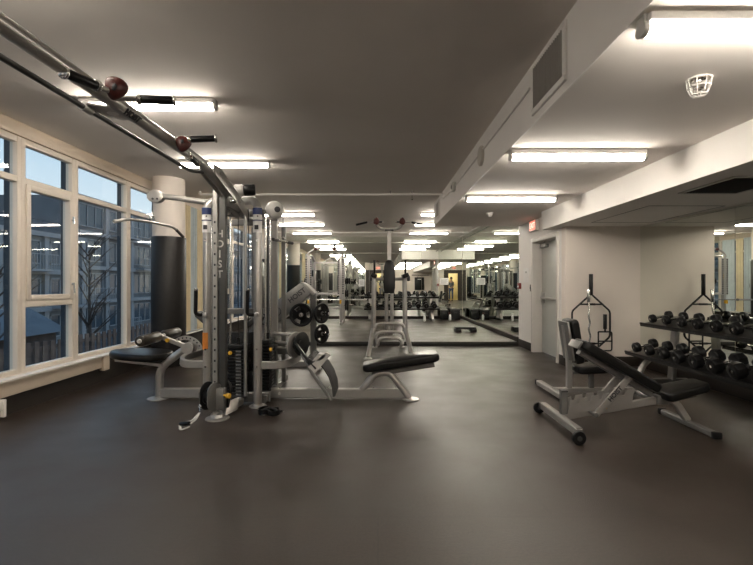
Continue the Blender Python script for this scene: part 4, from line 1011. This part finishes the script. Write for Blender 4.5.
# ---------------------------------------------------------------- chin and dip tower
def tower():
    t = thing('chin_dip_tower', 'silver chin-up and dip tower with black back pad in mid room', 'gym machine', (.21,8.0,0))
    cx = .205
    for s in (-1, 1):
        x = cx + s*.285
        MB().tube([(x,7.95,.40),(x-s*.01,7.98,1.42)], .042, seg=16).build('side_post', M['silver'], t)
        MB().tube([(cx+s*.375,7.46,.02),(x+s*.005,7.88,.46)], .042, seg=16).build('front_leg', M['silver'], t)
        MB().lathe((cx+s*.375,7.44,0),(0,0,1),[(.07,0),(.075,.005),(.07,.015),(.045,.03)],24).build('foot_plate', M['silver'], t)
        MB().tube([(x,7.95,.42),(cx+s*.265,8.85,.03)], .036, seg=16).build('rear_leg', M['silver'], t)
        MB().lathe((cx+s*.265,8.86,0),(0,0,1),[(.06,0),(.065,.005),(.06,.015),(.04,.03)],24).build('foot_plate', M['silver'], t)
        MB().cyl((x,7.95,.38),(x,7.95,.47),.048,bev=.005).build('post_collar', M['iron'], t)
        mx = basis((cx+s*.25,7.80,1.44),(0,1,0),(-s*.8,0,.62) if s > 0 else (.8,0,.62))
        mx = basis((cx+s*.265,7.80,1.45),(0,1,0),(1,0,s*.35))
        MB().cushion(rrect(.46,.11,.035),.07,mx,r=.02).build('arm_pad', M['black'], t)
        MB().bar([(x-s*.01,7.60,1.43),(x-s*.01,8.02,1.43)], .05, .04).build('arm_rest_frame', M['silver'], t)
        MB().tube([(x-s*.015,7.62,1.44),(x-s*.02,7.56,1.50),(x-s*.02,7.55,1.68)], .018, rad=.04).build('dip_grip', M['rubber'], t)
        MB().cyl((x+s*.02,7.72,1.37),(x+s*.07,7.72,1.37),.05,bev=.012).build('side_roller', M['pewter'], t)
    MB().tube([(cx-.285,7.98,1.36),(cx+.285,7.98,1.36)], .03).build('cross_tube', M['silver'], t)
    for x in (cx-.05, cx+.05): MB().tube([(x,8.10,.33),(x,8.06,1.30)], .033, seg=14).build('spine_tube', M['silver'], t)
    MB().bar([(cx,8.06,1.15),(cx,8.06,2.24)], .075, .06, up=(0,1,0)).build('mast', M['silver'], t)
    for z, y, w in ((.565,7.90,.27),(.43,7.72,.25),(.34,7.62,.21)):
        MB().tube([(cx-w,y,z-.13),(cx-w+.02,y,z-.03),(cx-w+.10,y,z),(cx+w-.10,y,z),(cx+w-.02,y,z-.03),(cx+w,y,z-.13)], .028, rad=.07).build('step_bar', M['silver'], t)
    for s in (-1,1): MB().bar([(cx+s*.25,7.92,.40),(cx+s*.22,7.60,.22)], .04, .05).build('step_bracket', M['silver'], t)
    ol = [(w*s, z) for s, w, z in [(1,.085,-.30),(1,.105,-.20),(1,.108,0),(1,.095,.18),(1,.065,.28),(1,.03,.305),(-1,.03,.305),(-1,.065,.28),(-1,.095,.18),(-1,.108,0),(-1,.105,-.20),(-1,.085,-.30)]]
    MB().cushion(ol,.075,basis((cx,8.02,1.40),(1,0,0),(0,.03,1)),r=.022).build('back_pad', M['black'], t)
    # chin bar
    MB().tube([(cx-.24,7.95,2.40),(cx-.23,8.02,2.33),(cx-.15,8.06,2.275),(cx+.15,8.06,2.275),(cx+.23,8.02,2.33),(cx+.24,7.95,2.40)], .026, rad=.07).build('chin_bar', M['silver'], t)
    MB().box((cx,8.06,2.255),(.16,.08,.03),bev=.006).build('bar_clamp', M['pewter'], t)
    for s in (-1,1):
        b = bmesh.new(); bmesh.ops.create_icosphere(b, subdivisions=3, radius=1)
        for v in b.verts: v.co = V((v.co.x*.055*(1-.2*v.co.z), v.co.y*.045, v.co.z*.065*(1+.1*sin(v.co.x*5))))
        MB()._join(b, Matrix.Translation((cx+s*.235,7.94,2.405))).build('climbing_hold', M['red'], t, ang=80)
        MB().tube([(cx+s*.25,7.95,2.385),(cx+s*.40,7.95,2.385)], .014).build('grip_stem', M['silver'], t)
        MB().tube([(cx+s*.40,7.95,2.385),(cx+s*.60,7.92,2.335)], .019).build('hand_grip', M['rubber'], t)
        MB().tube([(cx+s*.21,7.95,2.39),(cx+s*.13,7.93,2.39)], .016).build('inner_grip', M['rubber'], t)
        MB().cyl((cx+s*.13,7.93,2.39),(cx+s*.115,7.93,2.395),.024,bev=.004).build('grip_cap', M['chrome'], t)
tower()

# ---------------------------------------------------------------- squat rack at the far mirror
def rack():
    z0 = ZR; xl, xr, yf, yb = -2.03, -1.09, 12.9, 14.1
    t = thing('squat_rack', 'silver half rack with perforated posts and arched top bar by the far mirror', 'gym machine', (-1.56,13.4,z0))
    for x in (xl, xr):
        u = MB().bar([(x,yf,z0+.02),(x,yf,2.10)], .085, .10, up=(0,1,0), bev=.012).build('upright', M['silver'], t)
        for s in (-1,1):
            h = MB(); h.bb(x+s*.0425, x+s*.090, yf-.055, yf-.03, .95, 2.02); so = h.build('perforated_strip', M['lightgrey'], u)
            q = MB()
            for k in range(16): q.bb(x+s*.045, x+s*.088, yf-.062, yf-.055, .98+.065*k, 1.023+.065*k)
            q.build('strip_holes', M['ink'], so)
        MB().bar([(x,yb,z0+.02),(x,yb,2.02)], .07, .08, up=(0,1,0), bev=.01).build('upright', M['silver'], t)
        MB().bar([(x,yf-.15,z0+.04),(x,yb+.1,z0+.04)], .07, .07).build('base_rail', M['silver'], t)
        MB().tube([(x,yf,2.08),(x,(yf+yb)/2,2.14),(x,yb,1.98)], .035, rad=.4).build('top_rail', M['silver'], t)
    cx = (xl+xr)/2
    MB().tube([(cx+.53*cos(R(a)), yf, 2.06+.27*sin(R(a))) for a in range(0,181,10)], .028).build('pull_up_arch', M['silver'], t)
    for x in (-1.83,-1.28): MB().ell((x,yf-.02,2.29),(.05,.045,.045)).build('climbing_hold', M['red'], t)
    MB().ell((-1.27,yf-.02,2.40),(.045,.045,.045)).build('ball_grip', M['iron'], t)
    MB().tube([(-1.27,yf-.02,2.30),(-1.27,yf-.02,2.38)], .012).build('ball_stem', M['silver'], t)
    MB().bar([(xl,yb,.5),(xr,yb,.5)], .06, .08).build('cross_member', M['silver'], t)
    MB().bar([(xl,yb,1.95),(xr,yb,1.95)], .06, .06).build('cross_member', M['silver'], t)
    MB().bar([(xl,yf-.02,.99),(xr,yf-.02,.99)], .05, .06).build('cross_member', M['lightgrey'], t)
    for x in (xl, xr):
        j = MB(); j.box((x,yf-.09,.75),(.05,.10,.10),bev=.008); j.build('bar_hook', M['yellow'], t)
    MB().bb(xl+.035,xl+.0425+.0,yf-.056,yf-.052,1.42,1.56).build('warning_sticker', M['yellow'], t)
    for x, s in ((xr,1),(xl,-1)):
        for k, (z, r) in enumerate(((1.36,.095),(.98,.115),(.62,.17))):
            p, q = V((x+s*.035, 13.55, z)), V((x+s*.34, 13.55, z))
            MB().cyl(p, q, .018).build('plate_peg', M['chrome'], t)
    for s, x, side in ((1,xr,'door side'),(-1,xl,'window side')):
        MB().bar([(x,13.55,z0+.06),(x,13.55,1.5)], .06, .06, up=(0,1,0)).build('peg_post', M['silver'], t)
        for k, (z, r, pos, n) in enumerate(((1.36,.095,'top',3),(.98,.115,'middle',2),(.62,.17,'bottom',2))):
            for j in range(n):
                weight_plate((x+s*(.10+.055*j),13.55,z-.0), (s,0,0), r, .042, '%s plate on the %s peg of the squat rack, %s' % (('inner','second','outer')[j], pos, side), 'plates on the squat rack')
rack()
t = thing('barbell', 'long silver barbell resting in the hooks of the squat rack', 'barbell', (-1.3,12.78,.80))
MB().tube([(-2.35,12.78,.815),(-.75,12.78,.815)], .014).build('shaft', M['chrome'], t)
for s, x in ((1,-.75),(-1,-2.35)): MB().cyl((x,12.78,.815),(x+s*.42,12.78,.815),.025,bev=.004).build('sleeve', M['silver'], t); MB().cyl((x-s*.02,12.78,.815),(x+s*.01,12.78,.815),.038,bev=.004).build('collar', M['silver2'], t)

# ---------------------------------------------------------------- things around the far corner
def bin_(x, y, w, d, h, label):
    t = thing('storage_bin', label, 'bin', (x, y, ZR), 'bins by the far corner')
    mb = MB(); b = bmesh.new()
    mb.prism([(x-w/2+.01,y-d/2+.01,ZR+.002),(x+w/2-.01,y-d/2+.01,ZR+.002),(x+w/2-.01,y+d/2-.01,ZR+.002),(x-w/2+.01,y+d/2-.01,ZR+.002)], (0,0,h), bev=.012); b.free()
    mb.build('body', M['rubber'], t)
    MB().box((x,y,ZR+h+.012),(w+.02,d+.02,.03),bev=.01).build('lid', M['pewter'], t)
    MB().box((x,y-d/2-.004,ZR+h*.7),(w*.4,.012,.03),bev=.004).build('handle', M['iron'], t)
bin_(2.22, 14.75, .26, .30, .30, 'black lidded bin under the far notice, farther from the side mirror')
bin_(2.58, 14.72, .30, .32, .33, 'black lidded bin tucked against the side mirror corner')
def spray(x, y, label, m):
    t = thing('spray_bottle', label, 'spray bottle', (x, y, ZR), 'spray bottles on the raised floor')
    MB().lathe((x,y,ZR), (0,0,1), [(.036,0),(.04,.006),(.04,.13),(.032,.165),(.014,.19),(.014,.205)], 18).build('bottle', M['bottle'], t)
    mb = MB(); mb.box((x-.012,y,ZR+.232),(.075,.026,.035),bev=.008); mb.cyl((x,y,ZR+.20),(x,y,ZR+.225),.018); mb.box((x-.03,y,ZR+.195),(.012,.016,.05),rot=Euler((0,R(20),0)),bev=.003); mb.build('trigger_head', M[m], t)
spray(1.49, 14.10, 'white spray bottle on the floor before the far dumbbell rack', 'bottle')
spray(2.36, 14.42, 'white spray bottle with red trigger standing before the black bins', 'red')
t = thing('aerobic_step', 'low black aerobic step lying on the raised floor', 'exercise step', (2.18, 10.95, ZR))
MB().box((2.18,11.0,ZR+.10),(.50,.30,.045),bev=.018).build('platform', M['rubber'], t)
for s in (-1,1): MB().box((2.18+s*.19,11.0,ZR+.04),(.13,.32,.078),bev=.015).build('riser_block', M['iron'], t)

# mats on a rail, rear wall
t = thing('mat_rail', 'dark rail on the rear wall, seen only in the far mirrors', 'wall rail', (3.2, YB+.05, 1.95))
MB().bb(2.6, 3.9, YB, YB+.05, 1.92, 1.98, bev=.005).build('rail', M['brown'], t)
for k, x in enumerate((2.75, 3.2, 3.7)):
    MB().cyl((x,YB+.05,1.94),(x,YB+.12,1.95),.012).build('peg', M['chrome'], t)
t = thing('exercise_mat', 'thick black exercise mat hanging from the rear wall rail', 'exercise mat', (3.15, YB+.07, .85))
mo = MB().bb(2.80, 3.52, YB+.055, YB+.10, .80, 1.78, bev=.015).build('mat', M['rubber'], t)
MB().bb(3.02, 3.30, YB+.10, YB+.103, 1.60, 1.66).build('label_patch', M['paper'], mo)
MB().tube([(2.95,YB+.075,1.77),(3.2,YB+.09,1.967),(3.4,YB+.075,1.77)], .008).build('hanging_cord', M['iron'], t)

# person at the rear doorway (only in the mirrors)
def person():
    x0, y0 = .28, YB+.45
    vs = [((0,0,.95),.125),((0,.01,1.10),.118),((0,.01,1.28),.135),((0,.0,1.42),.115),((0,-.005,1.50),.055),((0,.0,1.58),.072),((0,.01,1.68),.088),((0,.01,1.76),.05),
          ((.17,0,1.41),.058),((.215,-.03,1.15),.045),((.15,-.18,1.06),.036),((.11,-.24,1.07),.03),
          ((-.17,0,1.41),.058),((-.22,.02,1.14),.045),((-.22,.06,.90),.034),((-.21,.08,.80),.032),
          ((.095,0,.88),.095),((.105,.01,.50),.062),((.11,.04,.10),.045),((.11,-.03,.035),.04),((.11,-.14,.03),.032),
          ((-.095,0,.88),.095),((-.11,-.04,.50),.062),((-.12,-.02,.10),.045),((-.12,-.09,.035),.04),((-.12,-.20,.03),.032)]
    es = [(0,1),(1,2),(2,3),(3,4),(4,5),(5,6),(6,7),(3,8),(8,9),(9,10),(10,11),(3,12),(12,13),(13,14),(14,15),(0,16),(16,17),(17,18),(18,19),(19,20),(0,21),(21,22),(22,23),(23,24),(24,25)]
    def skin(name, idx, grow, m, parent):
        me = bpy.data.meshes.new(name); mp = {i: k for k, i in enumerate(idx)}
        me.from_pydata([vs[i][0] for i in idx], [(mp[a], mp[b]) for a, b in es if a in mp and b in mp], [])
        o = bpy.data.objects.new(name, me); C.objects.link(o)
        sk = o.modifiers.new('Skin', 'SKIN'); sk.use_smooth_shade = True; o.modifiers.new('Sub', 'SUBSURF').levels = 2; o.modifiers['Sub'].render_levels = 2
        if not me.skin_vertices: bpy.context.view_layer.objects.active = o
        for i, v in zip(idx, me.skin_vertices[0].data): v.radius = (vs[i][1]*grow, vs[i][1]*grow*.85)
        me.skin_vertices[0].data[0].use_root = True
        me.materials.append(m)
        dg = bpy.context.evaluated_depsgraph_get(); nm_ = bpy.data.meshes.new_from_object(o.evaluated_get(dg))
        bpy.data.objects.remove(o); nm_.name = name; nm_.polygons.foreach_set('use_smooth', [True]*len(nm_.polygons))
        o = bpy.data.objects.new(name, nm_); C.objects.link(o); o.parent = parent; return o
    t = thing('person', 'person in grey top and blue jeans standing at the rear doorway, reflected', 'person', (x0, y0, 0))
    skin('body', list(range(26)), 1.0, M['skin'], t)
    skin('shirt', [0,1,2,3,8,9,12,13], 1.12, M['shirt'], t)
    skin('jeans', [0,16,17,18,21,22,23], 1.14, M['jeans'], t)
    sh = MB()
    for x in (.11,-.12):
        yy = -.08 if x > 0 else -.14
        sh.ell((x0+x,y0+yy,.045),(.052,.13,.045))
    sh.build('shoes', M['ink'], t)
    MB().ell((x0,y0+.03,1.715),(.098,.10,.10)).build('hair', M['hair'], t)
    fa = MB(); fa.ell((x0-.032,y0-.075,1.685),(.011,.008,.008),10,6); fa.ell((x0+.032,y0-.075,1.685),(.011,.008,.008),10,6); fa.build('eyes', M['ink'], t)
    fb = MB(); fb.ell((x0,y0-.085,1.66),(.013,.02,.022),10,6); fb.ell((x0,y0-.072,1.625),(.025,.008,.006),10,6); fb.ell((x0-.088,y0+.0,1.67),(.012,.02,.03),10,6); fb.ell((x0+.088,y0,1.67),(.012,.02,.03),10,6); fb.build('facial_features', M['skin'], t)
    # faces into the room
    t.rotation_euler = (0,0,pi-.5)
person()

# ---------------------------------------------------------------- outside
struct('ground_outside', MB().bb(-140, XL-.4, -40, 160, -3.3, -3.2), M['ground'])
def building(name, label, x, y0, y1, zb, zt, bays, floors, wallm, bandm, lit=(), depth=9., balc=True, rail=True):
    """long block whose face looks towards +x"""
    t = thing(name, label, 'building', (x-depth/2, (y0+y1)/2, zb))
    MB().bb(x-depth, x-.25, y0, y1, zb, zt).build('wall', M[wallm], t)
    fh = (zt-zb)/floors; bw = (y1-y0)/bays
    b = MB()
    for f in range(floors+1): b.bb(x-.3, x+.12, y0-.1, y1+.1, zb+f*fh-.22, zb+f*fh+.12)
    b.build('floor_bands', M[bandm], t)
    pi_ = MB()
    for k in range(bays+1): pi_.bb(x-.28, x-.05, y0+k*bw-.22, y0+k*bw+.22, zb, zt)
    pi_.build('piers', M[bandm if bays % 2 else wallm], t)
    n = 0
    for f in range(floors):
        for k in range(bays):
            a, c = y0+k*bw+.45, y0+(k+1)*bw-.45; z0, z1 = zb+f*fh+.5, zb+(f+1)*fh-.5
            w = MB(); e = .09; xx = x-.22
            for q in ((a,c,z0,z0+e),(a,c,z1-e,z1),(a,a+e,z0,z1),(c-e,c,z0,z1),((a*2+c)/3-e/2,(a*2+c)/3+e/2,z0,z1),((a+2*c)/3-e/2,(a+2*c)/3+e/2,z0,z1)): w.bb(xx-.05, xx+.06, *q)
            wo = w.build('window', M[bandm], t)
            MB().bb(xx-.04, xx-.01, a, c, z0, z1).build('pane', M['litwin'] if (f,k) in lit else M['bglass'], wo)
            if balc and (k+f) % 3 == 1:
                r = MB(); zz = zb+f*fh+.1
                r.bb(x-.1, x+1.0, a-.2, c+.2, zz-.15, zz); r.bb(x+.95, x+1.0, a-.2, c+.2, zz+1.0, zz+1.06)
                nb = 14
                for j in range(nb+1): yy = a-.2+(c-a+.4)*j/nb; r.bb(x+.96, x+.99, yy-.02, yy+.02, zz, zz+1.0)
                r.build('balcony', M[bandm], t)
    if not rail: return t
    rl = MB()
    for z in (.5, 1.0): rl.tube([(x-.4,y0,zt+z),(x-.4,y1,zt+z)], .03, 6)
    for k in range(int((y1-y0)/2)+1): rl.tube([(x-.4,y0+2*k,zt),(x-.4,y0+2*k,zt+1.0)], .025, 6)
    rl.build('roof_railing', M['fin'], t)
    return t
building('apartment_building', 'blue grey apartment block with roof railing opposite the nearest windows', -24, 8, 36, -3.2, 4.9, 7, 3, 'bldg', 'bldg2', lit=((1,3),))
building('apartment_building', 'taller dark apartment block beyond, seen through the window by the column', -25, 36.6, 74, -3.2, 8.7, 9, 4, 'bldg3', 'bldg2', lit=((1,4),), rail=False)
building('apartment_building', 'far dim apartment block behind the curtains end of the street', -27, 76, 120, -3.2, 11., 9, 4, 'bldg', 'bldg2')
building('apartment_building', 'blue grey apartment block level with the camera outside', -24, -24, 7, -3.2, 6.0, 7, 3, 'bldg3', 'bldg2')
t = thing('picket_fence', 'dark wooden picket fence outside below the windows', 'fence', (-9.5, 15, -3.2))
mb = MB()
for z in (-1.7, -.6): mb.bb(-9.53, -9.47, 4, 30, z, z+.1)
mb.build('fence_rails', M['wood'], t)
mb = MB()
for k in range(87): mb.bb(-9.47, -9.44, 4+.3*k, 4.17+.3*k, -3.2, -.35+.02*sin(k))
mb.build('fence_pickets', M['wood'], t)
def tree(x, y, h, label, seed):
    rnd = random.Random(seed)
    t = thing('bare_tree', label, 'tree', (x, y, -3.2), 'bare trees outside'); tr = MB(); br = MB()
    tr.tube([(x,y,-3.2),(x+.05,y,-3.2+h*.35),(x+.0,y+.05,-3.2+h*.9)], .11, 8, scale=[1,.7,.15])
    tr.build('trunk', M['bark'], t)
    for k in range(26):
        z = -3.2+h*(.3+.6*rnd.random()); a = rnd.random()*2*pi; L = h*.22*(1.2-(z+3.2)/h*.7)
        p = V((x,y,z)); q = p+V((cos(a)*L*.6,sin(a)*L*.6,L*.6)); s = q+V((cos(a+.3)*L*.4,sin(a+.3)*L*.4,L*.4))
        br.tube([p,q,s], .032, 5, scale=[1,.6,.2])
        for j in range(3):
            u = p.lerp(s, .4+.25*j); b = a+rnd.uniform(-1.2,1.2); br.tube([u, u+V((cos(b)*L*.3,sin(b)*L*.3,L*.25))], .014, 4, scale=[1,.3])
    br.build('branches', M['bark'], t)
tree(-11, 12.5, 6.0, 'bare street tree outside the first wide window', 1)
tree(-12.5, 19.0, 6.5, 'bare street tree outside the window beside the column', 2)
tree(-12, 27.0, 6.0, 'bare street tree farther along outside, behind the curtains', 3)
t = thing('garden_shed', 'low dark shed with blue roof beyond the fence', 'shed', (-14, 19, -3.2))
MB().bb(-15.5,-12.8,13.5,17.5,-3.2,-.6).build('wall', M['wood'], t)
MB().prism([(-15.8,13.2,-.6),(-12.5,13.2,-.6),(-14.1,13.2,.3)], (0,4.6,0)).build('roof', M['bldg3'], t)

# ---------------------------------------------------------------- sky, light, camera
w = bpy.data.worlds.new('dusk_sky'); S.world = w; w.use_nodes = True; nt = w.node_tree; nt.nodes.clear()
o = nt.nodes.new('ShaderNodeOutputWorld'); bg = nt.nodes.new('ShaderNodeBackground'); tc = nt.nodes.new('ShaderNodeTexCoord'); sx = nt.nodes.new('ShaderNodeSeparateXYZ'); cr = nt.nodes.new('ShaderNodeValToRGB')
nt.links.new(tc.outputs['Generated'], sx.inputs[0]); nt.links.new(sx.outputs['Z'], cr.inputs[0]); nt.links.new(cr.outputs[0], bg.inputs[0]); nt.links.new(bg.outputs[0], o.inputs[0])
e = cr.color_ramp.elements; e[0].position = 0.; e[0].color = (.78,.66,.58,1); e[1].position = 1.; e[1].color = (.12,.25,.46,1)
x = cr.color_ramp.elements.new(.10); x.color = (.60,.64,.66,1); x = cr.color_ramp.elements.new(.30); x.color = (.33,.45,.56,1)
bg.inputs[1].default_value = .36

def lamp(name, loc, size, power, col):
    l = bpy.data.lights.new(name, 'POINT'); l.energy = power*.3; l.color = col; l.shadow_soft_size = size
    ob = bpy.data.objects.new(name, l); C.objects.link(ob); ob.location = loc
tube_light(-.05, YB-.95, 2.355, 'tube light in the rear corridor, seen only in mirrors')

cam = bpy.data.cameras.new('camera'); co = bpy.data.objects.new('camera', cam); C.objects.link(co)
co.location = (0, 0, H); co.rotation_euler = (pi/2, 0, 0)
cam.sensor_width = 36; cam.lens = 440/753*36; cam.shift_x = -1.5/753; cam.shift_y = 1.5/753; cam.clip_start = .05; cam.clip_end = 400
S.camera = co
vs = S.view_settings; vs.view_transform = 'Standard'; vs.look = 'None'; vs.gamma = 1; vs.use_curve_mapping = False; vs.exposure = 2.18
cy = S.cycles; cy.max_bounces = 14; cy.glossy_bounces = 10; cy.diffuse_bounces = 5; cy.transparent_max_bounces = 16; cy.transmission_bounces = 8
cy.sample_clamp_indirect = 6; cy.use_denoising = True; cy.caustics_reflective = True; cy.caustics_refractive = False
